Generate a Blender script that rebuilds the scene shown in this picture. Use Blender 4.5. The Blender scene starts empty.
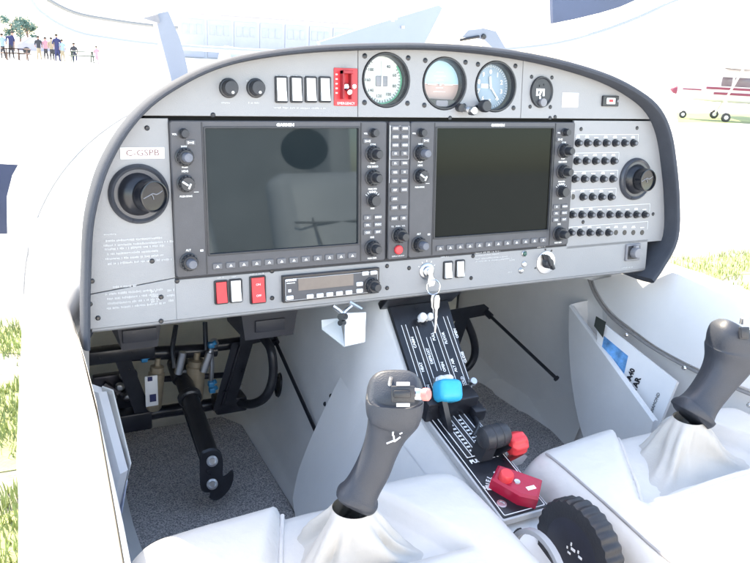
import bpy, bmesh, math, random
from mathutils import Vector, Matrix, noise
random.seed(7)
R = math.radians
SC = bpy.context.scene
COL = SC.collection

# ------------------------------------------------------------------ camera
CAM = Vector((-0.53171, -0.96817, 1.79303))
FPX = 776.447                                       # focal length in photo pixels (750 wide)
CX = Vector((0.890903, -0.451689, 0.047637))        # camera right, down, forward in the world
CY = Vector((-0.088133, -0.274810, -0.957451))
CZ = Vector((0.445561, 0.848797, -0.284637))
cd = bpy.data.cameras.new('camera')
cam = bpy.data.objects.new('camera', cd); COL.objects.link(cam)
cam.matrix_world = Matrix(((CX.x, -CY.x, -CZ.x, CAM.x), (CX.y, -CY.y, -CZ.y, CAM.y), (CX.z, -CY.z, -CZ.z, CAM.z), (0, 0, 0, 1)))
cd.sensor_width = 36; cd.lens = 36 * FPX / 750; cd.clip_start = 0.02; cd.clip_end = 3000
SC.camera = cam
# ------------------------------------------------------------------ sky, sun, exposure
SUN_EL, SUN_AZ = 50, -13                             # azimuth measured from straight ahead (+y) towards +x
w = bpy.data.worlds.new('World'); SC.world = w; w.use_nodes = True
nt = w.node_tree
sky = nt.nodes.new('ShaderNodeTexSky'); sky.sky_type = 'NISHITA'; sky.sun_disc = False
sky.sun_elevation = R(SUN_EL); sky.sun_rotation = R(SUN_AZ); sky.air_density = 0.9; sky.dust_density = 1.0; sky.ozone_density = 0.3
nt.links.new(sky.outputs[0], nt.nodes['Background'].inputs[0])
nt.nodes['Background'].inputs[1].default_value = 0.15
sd = bpy.data.lights.new('sun', 'SUN'); sd.energy = 2.4; sd.angle = R(0.5); sd.color = (1, .955, .89)
sun = bpy.data.objects.new('sun', sd); COL.objects.link(sun)
sdir = Vector((math.sin(R(SUN_AZ)) * math.cos(R(SUN_EL)), math.cos(R(SUN_AZ)) * math.cos(R(SUN_EL)), math.sin(R(SUN_EL))))
sun.rotation_euler = sdir.to_track_quat('Z', 'Y').to_euler(); sun.location = (0, 0, 30)
SC.cycles.max_bounces = 14; SC.cycles.diffuse_bounces = 12
vs = SC.view_settings
SC.display_settings.display_device = 'sRGB'
vs.view_transform = 'Standard'; vs.look = 'None'; vs.gamma = 1; vs.use_curve_mapping = False
vs.exposure = 2.75
vs.use_white_balance = True; vs.white_balance_temperature = 7900; vs.white_balance_tint = 8

# ------------------------------------------------------------------ pixel helpers: a photo pixel on a plane standing at its own real depth
def ray(px, py): return CX * (px - 375) + CY * (py - 281.5) + CZ * FPX
def on(px, py, n, d):
    r = ray(px, py); n = Vector(n); return CAM + r * ((d - n.dot(CAM)) / n.dot(r))
def aX(px, py, x): return on(px, py, (1, 0, 0), x)
def aY(px, py, y): return on(px, py, (0, 1, 0), y)
def aZ(px, py, z): return on(px, py, (0, 0, 1), z)
TILT = R(4.9537)
PM = Matrix(((1, 0, 0, 0), (0, math.sin(TILT), -math.cos(TILT), 0), (0, math.cos(TILT), math.sin(TILT), 1.7), (0, 0, 0, 1)))   # the panel's frame: x right, y up, z to the pilot
def onM(M, px, py, w=0):
    n = M.to_3x3().col[2]; q = on(px, py, n, n.dot(M.translation) + w)
    return M.inverted() @ q
def pan(px, py, w=0):
    q = onM(PM, px, py, w); return (q.x, q.y)

# ------------------------------------------------------------------ materials
MATS = {}
def mat(name, col, rough=.5, metal=0, bump=None, var=None, spec=.5, coat=0, alpha=None, stretch=None):
    if name in MATS: return MATS[name]
    m = bpy.data.materials.new(name); m.use_nodes = True; MATS[name] = m
    t = m.node_tree; N = t.nodes; L = t.links; b = N['Principled BSDF']
    b.inputs['Base Color'].default_value = (*col, 1); b.inputs['Roughness'].default_value = rough
    b.inputs['Metallic'].default_value = metal; b.inputs['Specular IOR Level'].default_value = spec
    b.inputs['Coat Weight'].default_value = coat
    tc = N.new('ShaderNodeTexCoord')
    src = tc.outputs['Object']
    if stretch:
        mp = N.new('ShaderNodeMapping'); mp.inputs['Scale'].default_value = stretch
        L.new(src, mp.inputs[0]); src = mp.outputs[0]
    if var:
        n = N.new('ShaderNodeTexNoise'); n.inputs['Scale'].default_value = var[0]; n.inputs['Detail'].default_value = 6
        n.inputs['Roughness'].default_value = .65
        L.new(src, n.inputs['Vector'])
        r = N.new('ShaderNodeValToRGB'); r.color_ramp.elements[0].position = .3; r.color_ramp.elements[1].position = .7
        r.color_ramp.elements[0].color = (*[c * (1 - var[1]) for c in col], 1)
        r.color_ramp.elements[1].color = (*[min(1, c * (1 + var[1])) for c in col], 1)
        L.new(n.outputs['Fac'], r.inputs[0]); L.new(r.outputs[0], b.inputs['Base Color'])
        rr = N.new('ShaderNodeMapRange'); rr.inputs[3].default_value = max(.02, rough - .08); rr.inputs[4].default_value = min(1, rough + .08)
        L.new(n.outputs['Fac'], rr.inputs[0]); L.new(rr.outputs[0], b.inputs['Roughness'])
    if bump:
        n = N.new('ShaderNodeTexNoise'); n.inputs['Scale'].default_value = bump[0]; n.inputs['Detail'].default_value = bump[2] if len(bump) > 2 else 3
        L.new(src, n.inputs['Vector'])
        u = N.new('ShaderNodeBump'); u.inputs['Strength'].default_value = bump[1]; u.inputs['Distance'].default_value = bump[3] if len(bump) > 3 else .002
        L.new(n.outputs['Fac'], u.inputs['Height']); L.new(u.outputs[0], b.inputs['Normal'])
    return m
PAINT = mat('panel grey paint', (.28, .28, .288), .5, bump=(700, .2), var=(11, .045))
RIM = mat('dark grey padding', (.052, .058, .072), .8, bump=(700, .25), var=(25, .12), spec=.2)
GAPM = mat('shadow gap black', (.03, .03, .035), .7, var=(30, .1))
BEZEL = mat('charcoal bezel', (.07, .07, .079), .48, bump=(1400, .15), var=(60, .08))
BLACK = mat('black plastic', (.018, .019, .024), .38, var=(80, .2))
SATIN = mat('satin black paint', (.014, .015, .02), .3, bump=(400, .06), var=(40, .3))
KNOB = mat('knob black', (.026, .028, .034), .42, bump=(900, .1), var=(120, .15))
KNOBL = mat('knob grey cap', (.12, .13, .16), .4, var=(200, .15))
KEY = mat('soft key grey', (.13, .13, .14), .5, var=(200, .1))
MARK = mat('white print', (.8, .8, .8), .6, var=(300, .05))
MARKG = mat('pale grey print', (.5, .5, .51), .6, var=(300, .05))
WHITE = mat('white plastic', (.8, .8, .8), .35, var=(40, .03))
LINER = mat('light grey liner', (.79, .785, .78), .55, bump=(260, .12), var=(6, .06))
LINER2 = mat('pale grey liner', (.80, .795, .79), .55, bump=(260, .12), var=(5, .04))
GEL = mat('white gelcoat', (.8, .8, .8), .22, var=(3, .02), coat=.3)
CREAM = mat('cream firewall paint', (.78, .75, .62), .5, var=(9, .08))
LEATHER = mat('white leather', (.58, .57, .555), .5, bump=(38, .5, 8, .004), var=(9, .05))
BOOT = mat('soft boot leather', (.46, .45, .43), .62, bump=(26, .7, 8, .005), var=(16, .06))
LEATHER_B = mat('grey leather seat back', (.74, .74, .75), .5, bump=(55, .25, 6, .003), var=(7, .05))
CHAR = mat('charcoal cloth', (.03, .035, .03), .8, bump=(500, .3), var=(30, .2))
SEAM = mat('grey seam', (.30, .29, .29), .7, var=(60, .1))
RED = mat('red plastic', (.62, .035, .045), .35, var=(60, .08))
REDK = mat('red knob', (.75, .05, .06), .4, var=(60, .08))
CRIM = mat('crimson anodised lever', (.42, .012, .045), .33, var=(60, .1), bump=(300, .08))
FIT = mat('anodised blue fitting', (.02, .2, .4), .35, var=(60, .1))
BLUE = mat('bright blue knob', (.01, .44, .72), .38, var=(60, .06))
PINK = mat('pink red button', (.75, .22, .2), .4, var=(60, .06))
METAL = mat('brushed steel', (.62, .62, .63), .3, metal=1, var=(22, .05))
CHROME = mat('polished chrome', (.8, .8, .8), .1, metal=1, var=(80, .05))
GOLD = mat('tan anodised cylinder', (.33, .27, .19), .38, metal=.35, var=(60, .12))
GREY = mat('mid grey plastic', (.2, .2, .22), .45, var=(60, .1))
GRIP = mat('stick grip rubber', (.033, .038, .05), .5, bump=(700, .2), var=(18, .14))
RUBBER = mat('wheel rubber', (.014, .016, .022), .5, bump=(300, .2), var=(30, .3))
PLASTIC_CLEAR = mat('milky clear plastic', (.82, .84, .84), .2, var=(40, .03))
TEAL = mat('pale gauge face', (.6, .64, .61), .4, var=(40, .06))
SKYF = mat('attitude sky blue', (.36, .56, .68), .4, var=(40, .05))
EARTH = mat('attitude brown', (.42, .30, .27), .4, var=(40, .05))
BLUEFACE = mat('altimeter pale face', (.22, .30, .38), .4, var=(40, .06))
PAPER = mat('white paper', (.8, .8, .8), .6, var=(30, .02), bump=(20, .1))
PHOTO = mat('blue cover picture', (.1, .3, .62), .4, var=(28, .75))
LCD = mat('brown grey lcd', (.16, .13, .115), .3, var=(60, .08))
SLATE = mat('slate blue panel', (.055, .075, .14), .5, var=(6, .1))
BLADE = mat('matt blade grey', (.035, .042, .075), .5, var=(9, .12))
ARM = mat('pale blue grey arm', (.2, .225, .28), .4, var=(14, .06))
CONC = None

def glass_mat(name, tint, base_rough=.06, spec=.12):
    m = mat(name, tint, base_rough, spec=spec); m.node_tree.nodes['Principled BSDF'].inputs['Specular Tint'].default_value = (.72, .88, 1, 1); return m
SCREEN1 = glass_mat('dark display glass', (.010, .015, .018), .03, .36)
SCREEN2 = glass_mat('dark olive display glass', (.011, .0115, .0095), .03, .10)
def thin_glass(name, rough=.02, ior=1.45, tint=(1, 1, 1)):
    m = bpy.data.materials.new(name); m.use_nodes = True; t = m.node_tree; N = t.nodes; N.remove(N['Principled BSDF'])
    tr = N.new('ShaderNodeBsdfTransparent'); tr.inputs[0].default_value = (*tint, 1)
    gl = N.new('ShaderNodeBsdfGlossy'); gl.inputs['Roughness'].default_value = rough
    lw = N.new('ShaderNodeLayerWeight'); lw.inputs[0].default_value = .5
    pw = N.new('ShaderNodeMath'); pw.operation = 'POWER'; pw.inputs[1].default_value = 5; t.links.new(lw.outputs['Facing'], pw.inputs[0])
    fr = N.new('ShaderNodeMath'); fr.operation = 'MULTIPLY_ADD'; f0 = ((ior - 1) / (ior + 1)) ** 2; fr.inputs[1].default_value = (1 - f0) * min(1, (ior - 1) * 2); fr.inputs[2].default_value = f0; t.links.new(pw.outputs[0], fr.inputs[0])
    mx = N.new('ShaderNodeMixShader'); o = N['Material Output']
    t.links.new(fr.outputs[0], mx.inputs[0]); t.links.new(tr.outputs[0], mx.inputs[1]); t.links.new(gl.outputs[0], mx.inputs[2]); t.links.new(mx.outputs[0], o.inputs[0])
    return m
GLASS = thin_glass('gauge cover glass', .03, 1.35)
PLEXI = thin_glass('canopy plexiglass', .03, 1.1, (.99, .99, .99))

def carpet_mat():
    m = bpy.data.materials.new('speckled carpet'); m.use_nodes = True; t = m.node_tree; N = t.nodes; L = t.links; b = N['Principled BSDF']
    tc = N.new('ShaderNodeTexCoord')
    n = N.new('ShaderNodeTexNoise'); n.inputs['Scale'].default_value = 420; n.inputs['Detail'].default_value = 3
    n2 = N.new('ShaderNodeTexNoise'); n2.inputs['Scale'].default_value = 14; n2.inputs['Detail'].default_value = 5
    r = N.new('ShaderNodeValToRGB'); r.color_ramp.elements[0].position = .36; r.color_ramp.elements[1].position = .66
    r.color_ramp.elements[0].color = (.27, .25, .255, 1); r.color_ramp.elements[1].color = (.85, .81, .81, 1)
    mx = N.new('ShaderNodeMixRGB'); mx.blend_type = 'MULTIPLY'; mx.inputs[0].default_value = .35
    u = N.new('ShaderNodeBump'); u.inputs['Strength'].default_value = .8; u.inputs['Distance'].default_value = .003
    L.new(tc.outputs['Object'], n.inputs[0]); L.new(tc.outputs['Object'], n2.inputs[0]); L.new(n.outputs[0], r.inputs[0]); L.new(r.outputs[0], mx.inputs[1]); L.new(n2.outputs[0], mx.inputs[2])
    L.new(mx.outputs[0], b.inputs['Base Color']); L.new(n.outputs[0], u.inputs['Height']); L.new(u.outputs[0], b.inputs['Normal'])
    b.inputs['Roughness'].default_value = .95; b.inputs['Specular IOR Level'].default_value = .1
    return m
CARPET = carpet_mat()

# ------------------------------------------------------------------ mesh builder
I4 = Matrix.Identity(4)
def T(x, y, z=0): return Matrix.Translation((x, y, z))
def frame(o, x, y):
    x = Vector(x).normalized(); y = Vector(y); y = (y - x * y.dot(x)).normalized(); z = x.cross(y)
    return Matrix(((x.x, y.x, z.x, o[0]), (x.y, y.y, z.y, o[1]), (x.z, y.z, z.z, o[2]), (0, 0, 0, 1)))
def aim(p0, p1):
    d = Vector(p1) - Vector(p0); return T(*p0) @ d.to_track_quat('Z', 'Y').to_matrix().to_4x4()

def smooth(pts, n=6, closed=False):
    pts = [Vector(p) for p in pts]; out = []; N = len(pts)
    rng = range(N if closed else N - 1)
    for i in rng:
        if closed: p0, p1, p2, p3 = pts[i - 1], pts[i], pts[(i + 1) % N], pts[(i + 2) % N]
        else: p0, p1, p2, p3 = pts[max(i - 1, 0)], pts[i], pts[i + 1], pts[min(i + 2, N - 1)]
        for k in range(n):
            t = k / n
            out.append(.5 * ((2 * p1) + (p2 - p0) * t + (2 * p0 - 5 * p1 + 4 * p2 - p3) * t * t + (3 * p1 - p0 - 3 * p2 + p3) * t ** 3))
    if not closed: out.append(pts[-1])
    return out

class MB:
    def __init__(s): s.bm = bmesh.new(); s.mi = 0
    def face(s, vs):
        try: f = s.bm.faces.new(vs); f.material_index = s.mi; return f
        except ValueError: return None
    def box(s, c, d, b=0, M=I4, seg=2):
        t = bmesh.new(); bmesh.ops.create_cube(t, size=1, matrix=T(*c) @ Matrix.Diagonal((*d, 1)))
        if b: bmesh.ops.bevel(t, geom=t.edges[:], offset=b, segments=seg, profile=.5, affect='EDGES')
        s.join(t, M); return s
    def join(s, t, M=I4):
        mp = {}
        for v in t.verts: mp[v] = s.bm.verts.new(M @ v.co)
        for f in t.faces: s.face([mp[v] for v in f.verts])
        t.free()
    def rings(s, rings, closed=True, cap0=True, cap1=True):
        rv = []
        for r in rings:
            if len(r) == 1: rv.append([s.bm.verts.new(r[0])])
            else: rv.append([s.bm.verts.new(p) for p in r])
        for a, b in zip(rv, rv[1:]):
            n = max(len(a), len(b)); rr = range(n if closed else n - 1)
            for i in rr:
                j = (i + 1) % n
                if len(a) == 1: s.face([a[0], b[j], b[i]][::-1])
                elif len(b) == 1: s.face([a[i], a[j], b[0]])
                else: s.face([a[i], a[j], b[j], b[i]])
        if cap0 and len(rv[0]) > 2 and closed: s.face(rv[0][::-1])
        if cap1 and len(rv[-1]) > 2 and closed: s.face(rv[-1])
        return s
    def lathe(s, prof, M=I4, n=24, sy=1):
        rings = []
        for r, h in prof:
            if r <= 1e-6: rings.append([M @ Vector((0, 0, h))])
            else: rings.append([M @ Vector((r * math.cos(2 * math.pi * k / n), r * sy * math.sin(2 * math.pi * k / n), h)) for k in range(n)])
        return s.rings(rings, cap1=not (len(prof) == 2 and prof[0][0] <= 1e-6))
    def cyl(s, p0, p1, r0, r1=None, n=16, b=0):
        r1 = r0 if r1 is None else r1; L = (Vector(p1) - Vector(p0)).length; M = aim(p0, p1)
        if b: return s.lathe([(r0 - b, 0), (r0, b), (r1, L - b), (r1 - b, L)], M, n)
        return s.lathe([(r0, 0), (r1, L)], M, n)
    def tube(s, pts, r, n=10, closed=False, flat=1, sm=0):
        if sm: pts = smooth(pts, sm, closed)
        pts = [Vector(p) for p in pts]; N = len(pts); rings = []; up = None
        rs = r if isinstance(r, (list, tuple)) else [r] * N
        for i, p in enumerate(pts):
            a = pts[i - 1] if (i or closed) else p; b = pts[(i + 1) % N] if (i < N - 1 or closed) else p
            d = (b - a).normalized()
            if up is None: up = d.orthogonal().normalized()
            up = (up - d * up.dot(d)).normalized(); sd = d.cross(up)
            ri = rs[min(i * len(rs) // N, len(rs) - 1)] if len(rs) != N else rs[i]
            rings.append([p + up * ri * math.cos(2 * math.pi * k / n) + sd * ri * flat * math.sin(2 * math.pi * k / n) for k in range(n)])
        if closed: rings.append(rings[0])
        return s.rings(rings, cap0=not closed, cap1=not closed)
    def prism(s, loop, z0, z1, b=0, holes=(), M=I4):
        def area(l): return sum(p[0] * q[1] - q[0] * p[1] for p, q in zip(l, l[1:] + l[:1]))
        def inset(l, d):
            out = []; n = len(l)
            for i in range(n):
                p, a, c = Vector(l[i]), Vector(l[i - 1]), Vector(l[(i + 1) % n])
                e1 = (p - a).normalized(); e2 = (c - p).normalized(); n1 = Vector((-e1.y, e1.x)); n2 = Vector((-e2.y, e2.x))
                m = n1 + n2
                m = m / max(.35, m.dot(n1)) if m.length > 1e-6 else n1
                out.append(tuple(p + m * d))
            return out
        loops = []
        for k, l in enumerate([loop] + list(holes)):
            l = [tuple(p[:2]) for p in l]; ccw = area(l) > 0
            if ccw == (k > 0): l = l[::-1]
            loops.append(l)
        t = bmesh.new(); tops = []; wall = []
        for l in loops:
            li = inset(l, b) if b else l
            top = [t.verts.new((*p, z1)) for p in li]; tops.append(top)
            rs = [top]
            if b: rs.append([t.verts.new((*p, z1 - b)) for p in l])
            rs.append([t.verts.new((*p, z0)) for p in l]); wall.append(rs)
        edges = []
        for top in tops:
            for i in range(len(top)): edges.append(t.edges.new((top[i - 1], top[i])))
        r = bmesh.ops.triangle_fill(t, use_beauty=True, use_dissolve=False, edges=edges, normal=(0, 0, 1))
        for f in t.faces:
            if f.normal.z < 0: f.normal_flip()
        for rs in wall:
            for a, c in zip(rs, rs[1:]):
                for i in range(len(a)):
                    t.faces.new((a[i - 1], c[i - 1], c[i], a[i]))
        s.join(t, M); return s
    def text(s, body, size, M, depth=.00015, align='CENTER', bold=0, sx=1):
        c = bpy.data.curves.new('t', 'FONT'); c.body = body; c.size = size; c.align_x = align; c.align_y = 'CENTER'; c.extrude = depth; c.resolution_u = 2; c.offset = bold
        o = bpy.data.objects.new('t', c)
        COL.objects.link(o); dg = bpy.context.evaluated_depsgraph_get(); me = bpy.data.meshes.new_from_object(o.evaluated_get(dg))
        t = bmesh.new(); t.from_mesh(me); s.join(t, M @ Matrix.Diagonal((sx, 1, 1, 1)))
        bpy.data.objects.remove(o); bpy.data.curves.remove(c); bpy.data.meshes.remove(me); return s

def rrect(cx, cy, w, h, r, n=4):
    out = []
    for sx, sy, a0 in ((1, 1, 0), (-1, 1, 90), (-1, -1, 180), (1, -1, 270)):
        for k in range(n + 1):
            a = R(a0 + 90 * k / n); out.append((cx + sx * (w / 2 - r) + r * math.cos(a), cy + sy * (h / 2 - r) + r * math.sin(a)))
    return out
def circ(cx, cy, r, n=32, sy=1): return [(cx + r * math.cos(2 * math.pi * k / n), cy + r * sy * math.sin(2 * math.pi * k / n)) for k in range(n)]
def clip(poly, nx, ny, d):
    out = []
    for i in range(len(poly)):
        a, b = poly[i - 1], poly[i]; da = nx * a[0] + ny * a[1] - d; db = nx * b[0] + ny * b[1] - d
        if (da <= 0) != (db <= 0):
            t = da / (da - db); out.append((a[0] + (b[0] - a[0]) * t, a[1] + (b[1] - a[1]) * t))
        if db <= 0: out.append(b)
    return out

WM = {}
def thing(name, label, cat, loc=(0, 0, 0), group=None, M=None):
    o = bpy.data.objects.new(name, None); COL.objects.link(o); o.empty_display_size = .02
    m = M if M is not None else T(*loc); o.matrix_world = m; WM[o.name] = m
    tag(o, label, cat, group); return o
def tag(o, label=None, cat=None, group=None, kind=None):
    if label: o['label'] = label
    if cat: o['category'] = cat
    if group: o['group'] = group
    if kind: o['kind'] = kind
    return o
def obj(name, mb, mats, parent=None, local=False, ang=38, label=None, weld=False):
    me = bpy.data.meshes.new(name)
    if weld: bmesh.ops.remove_doubles(mb.bm, verts=mb.bm.verts[:], dist=1e-6)
    bmesh.ops.recalc_face_normals(mb.bm, faces=mb.bm.faces[:])
    o = bpy.data.objects.new(name, me); COL.objects.link(o)
    if parent is not None:
        M = WM[parent.name]; WM[o.name] = M; o.parent = parent
        if not local: mb.bm.transform(M.inverted())
    else: WM[o.name] = I4
    mb.bm.to_mesh(me); mb.bm.free()
    for m in (mats if isinstance(mats, (list, tuple)) else [mats]): me.materials.append(m)
    me.shade_smooth(); me.set_sharp_from_angle(angle=R(ang))
    if label: o['label'] = label
    return o
def single(name, mb, mats, label, cat, group=None, M=None, base=None, ang=38):
    """a thing that is one mesh; its origin moved to base"""
    o = obj(name, mb, mats, ang=ang)
    if M is not None: o.matrix_world = M; WM[o.name] = M
    elif base is not None:
        o.data.transform(T(*base).inverted()); o.location = base; WM[o.name] = T(*base)
    return tag(o, label, cat, group)
def pthing(name, label, cat, x, y, group=None, w=0): return thing(name, label, cat, group=group, M=PM @ T(x, y, w))
def bars(mb, x, y, w, h, n, z, rnd=None):
    """rows of unreadably small print as short flat strokes"""
    rnd = rnd or random
    for i in range(n):
        yy = y - (i + .5) * h / n; xx = x + rnd.uniform(0, .003); n_ = 0
        end = x + w * rnd.uniform(.72, 1)
        while xx < end:
            l = rnd.choice((.0011, .0011, .0014, .0008)); n_ += 1; gap_ = .0022 if rnd.random() < .2 else .0006; l = min(l, end - xx)
            if l > .0005: mb.box((xx + l / 2, yy + rnd.uniform(-.0003, .0003), z), (l, h / n * rnd.choice((.4, .4, .5, .3)), .0002))
            xx += l + gap_
# ================================================================== GROUND AND SKYLINE
def conc():
    m = bpy.data.materials.new('apron concrete'); m.use_nodes = True; t = m.node_tree; N = t.nodes; L = t.links; b = N['Principled BSDF']
    tc = N.new('ShaderNodeTexCoord'); n = N.new('ShaderNodeTexNoise'); n.inputs['Scale'].default_value = 1.3; n.inputs['Detail'].default_value = 9; n.inputs['Roughness'].default_value = .7
    n2 = N.new('ShaderNodeTexNoise'); n2.inputs['Scale'].default_value = 38; n2.inputs['Detail'].default_value = 4
    r = N.new('ShaderNodeValToRGB'); r.color_ramp.elements[0].color = (.42, .41, .39, 1); r.color_ramp.elements[1].color = (.56, .55, .53, 1); r.color_ramp.elements[0].position = .3; r.color_ramp.elements[1].position = .7
    r2 = N.new('ShaderNodeValToRGB'); r2.color_ramp.elements[0].color = (.5, .5, .5, 1); r2.color_ramp.elements[1].color = (1, 1, 1, 1); r2.color_ramp.elements[0].position = .3; r2.color_ramp.elements[1].position = .42
    mx = N.new('ShaderNodeMixRGB'); mx.blend_type = 'MULTIPLY'; mx.inputs[0].default_value = .8
    L.new(tc.outputs['Object'], n.inputs[0]); L.new(tc.outputs['Object'], n2.inputs[0]); L.new(n.outputs[0], r.inputs[0]); L.new(n2.outputs[0], r2.inputs[0])
    L.new(r.outputs[0], mx.inputs[1]); L.new(r2.outputs[0], mx.inputs[2]); L.new(mx.outputs[0], b.inputs['Base Color']); b.inputs['Roughness'].default_value = .9
    return m
CONC = conc()
SOIL = mat('dry turf soil', (.28, .30, .13), .95, var=(5, .35), bump=(60, .6, 6, .01))
mb = MB(); mb.rings([[(-1500, -900, 0), (1500, -900, 0), (1500, 2400, 0), (-1500, 2400, 0)]]); mb.bm.faces.ensure_lookup_table()
if not len(mb.bm.faces): mb.face(mb.bm.verts[:])
tag(obj('ground', mb, CONC), kind='structure')
STRAW = mat('straw coloured dirt', (.23, .22, .16), .95, var=(7, .3), bump=(60, .6, 6, .01))
def blob(x0, y0, x1, y1, j, z0, z1, m_, n=90):
    mb = MB(); pts = []
    for k in range(n):
        a = k / n * 4; e = int(a); f = a - e
        c = [(x0, y0), (x1, y0), (x1, y1), (x0, y1)]; p = Vector(c[e]).lerp(Vector(c[(e + 1) % 4]), f)
        q = Vector((p.x * 2.1, p.y * 2.1, x0)); pts.append((p.x + j * noise.noise(q) + random.uniform(-.03, .03), p.y + j * noise.noise(q + Vector((9, 3, 1))) + random.uniform(-.03, .03)))
    mb.prism(pts, z0, z1); return tag(obj('turf_strip', mb, m_), kind='structure')
blob(-2.2, .6, .5, 4.6, .25, .001, .004, STRAW); blob(3.0, 1.9, 10.5, 4.35, .3, .001, .004, STRAW)
LPATCH = [(-1.8, 2.36, .5, 3.35), (-1.8, .9, .5, 2.05), (-1.8, 3.75, .4, 4.2)]
RPATCH = [(3.2, 2.2, 9.8, 3.3), (3.6, 3.42, 9.9, 4.05)]
for p_ in LPATCH + RPATCH: blob(*p_, .2, .005, .008, SOIL)
def grass_mat():
    m = mat('sunlit grass blades', (.30, .35, .14), .8, var=(9, .35)); return m
mb = MB()
for (x0, y0, x1, y1), n in ((( -1.8, .6, .5, 4.5), 30000), ((3.1, 1.9, 10, 4.3), 16000)):
    for _ in range(n):
        x, y = random.uniform(x0, x1), random.uniform(y0, y1)
        inb = max(min((x - p[0]) / .2, (p[2] - x) / .2, (y - p[1]) / .2, (p[3] - y) / .2, 1) for p in LPATCH + RPATCH)
        if noise.noise(Vector((x * 3.1, y * 3.1, 0))) + .5 * noise.noise(Vector((x * 9, y * 9, 4))) + .5 * inb < -.02 + random.uniform(-.25, .25): continue
        h = random.uniform(.02, .07); a = random.uniform(0, 6.28); l = random.uniform(0, .03); wd = .004
        dx, dy = math.cos(a), math.sin(a)
        v = [mb.bm.verts.new(q) for q in ((x - dy * wd, y + dx * wd, .003), (x + dy * wd, y - dx * wd, .003), (x + dx * l * .4 + dy * wd * .7, y + dy * l * .4 - dx * wd * .7, h * .6), (x + dx * l, y + dy * l, h), (x + dx * l * .4 - dy * wd * .7, y + dy * l * .4 + dx * wd * .7, h * .6))]
        mb.face(v)
tag(obj('grass', mb, grass_mat()), kind='stuff')

# hangar far behind
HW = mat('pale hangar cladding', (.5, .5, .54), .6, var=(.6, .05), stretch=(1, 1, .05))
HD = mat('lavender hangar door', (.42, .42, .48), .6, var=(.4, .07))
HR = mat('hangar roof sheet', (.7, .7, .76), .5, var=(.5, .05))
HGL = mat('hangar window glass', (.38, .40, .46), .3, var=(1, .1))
def hangar():
    t = thing('hangar', 'long pale lavender hangar with tall doors seen over the instrument panel', 'hangar', (30, 92, 0))
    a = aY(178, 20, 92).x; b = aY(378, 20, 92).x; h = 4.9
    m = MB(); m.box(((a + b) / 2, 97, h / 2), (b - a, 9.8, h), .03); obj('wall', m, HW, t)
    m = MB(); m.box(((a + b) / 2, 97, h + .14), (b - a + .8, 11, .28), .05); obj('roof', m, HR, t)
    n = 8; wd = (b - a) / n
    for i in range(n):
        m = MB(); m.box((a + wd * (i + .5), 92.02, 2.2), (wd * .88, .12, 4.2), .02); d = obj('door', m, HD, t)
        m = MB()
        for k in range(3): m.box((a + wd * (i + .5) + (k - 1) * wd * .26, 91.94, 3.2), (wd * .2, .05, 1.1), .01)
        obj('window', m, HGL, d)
hangar()
# pale fin behind the coaming
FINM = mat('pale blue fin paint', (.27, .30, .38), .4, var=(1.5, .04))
def fin():
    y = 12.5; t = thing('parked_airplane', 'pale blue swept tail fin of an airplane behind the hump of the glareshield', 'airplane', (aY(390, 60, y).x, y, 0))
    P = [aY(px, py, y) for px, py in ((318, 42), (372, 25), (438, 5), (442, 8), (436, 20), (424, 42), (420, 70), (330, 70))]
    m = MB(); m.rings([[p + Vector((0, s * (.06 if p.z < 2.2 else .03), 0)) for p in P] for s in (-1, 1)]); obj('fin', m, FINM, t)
    m = MB(); c = aY(380, 75, y)
    m.rings([[Vector((c.x + dx, y + r * math.cos(a * .5236), c.z - .1 + r * math.sin(a * .5236))) for a in range(12)] for dx, r in ((.75, .08), (.3, .16), (-1.2, .3), (-3, .5))]); obj('tail_cone', m, FINM, t)
    m = MB(); m.box((c.x + .3, y, c.z - .15), (.5, 2.6, .05), .02); obj('stabiliser', m, FINM, t)
    m = MB(); m.cyl((c.x - .2, y, .12), (c.x - .2, y, c.z - .2), .02); m.cyl((c.x - .2, y - .04, .12), (c.x - .2, y + .04, .12), .12); obj('tail_wheel', m, BLACK, t)
    m = MB()
    for px, py in ((393, 20), (403, 27), (396, 18)):
        q = aY(px, py, y - .07); m.box(q, (.06, .02, .05), .005)
    obj('marking', m, MARK, t)
fin()

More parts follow.
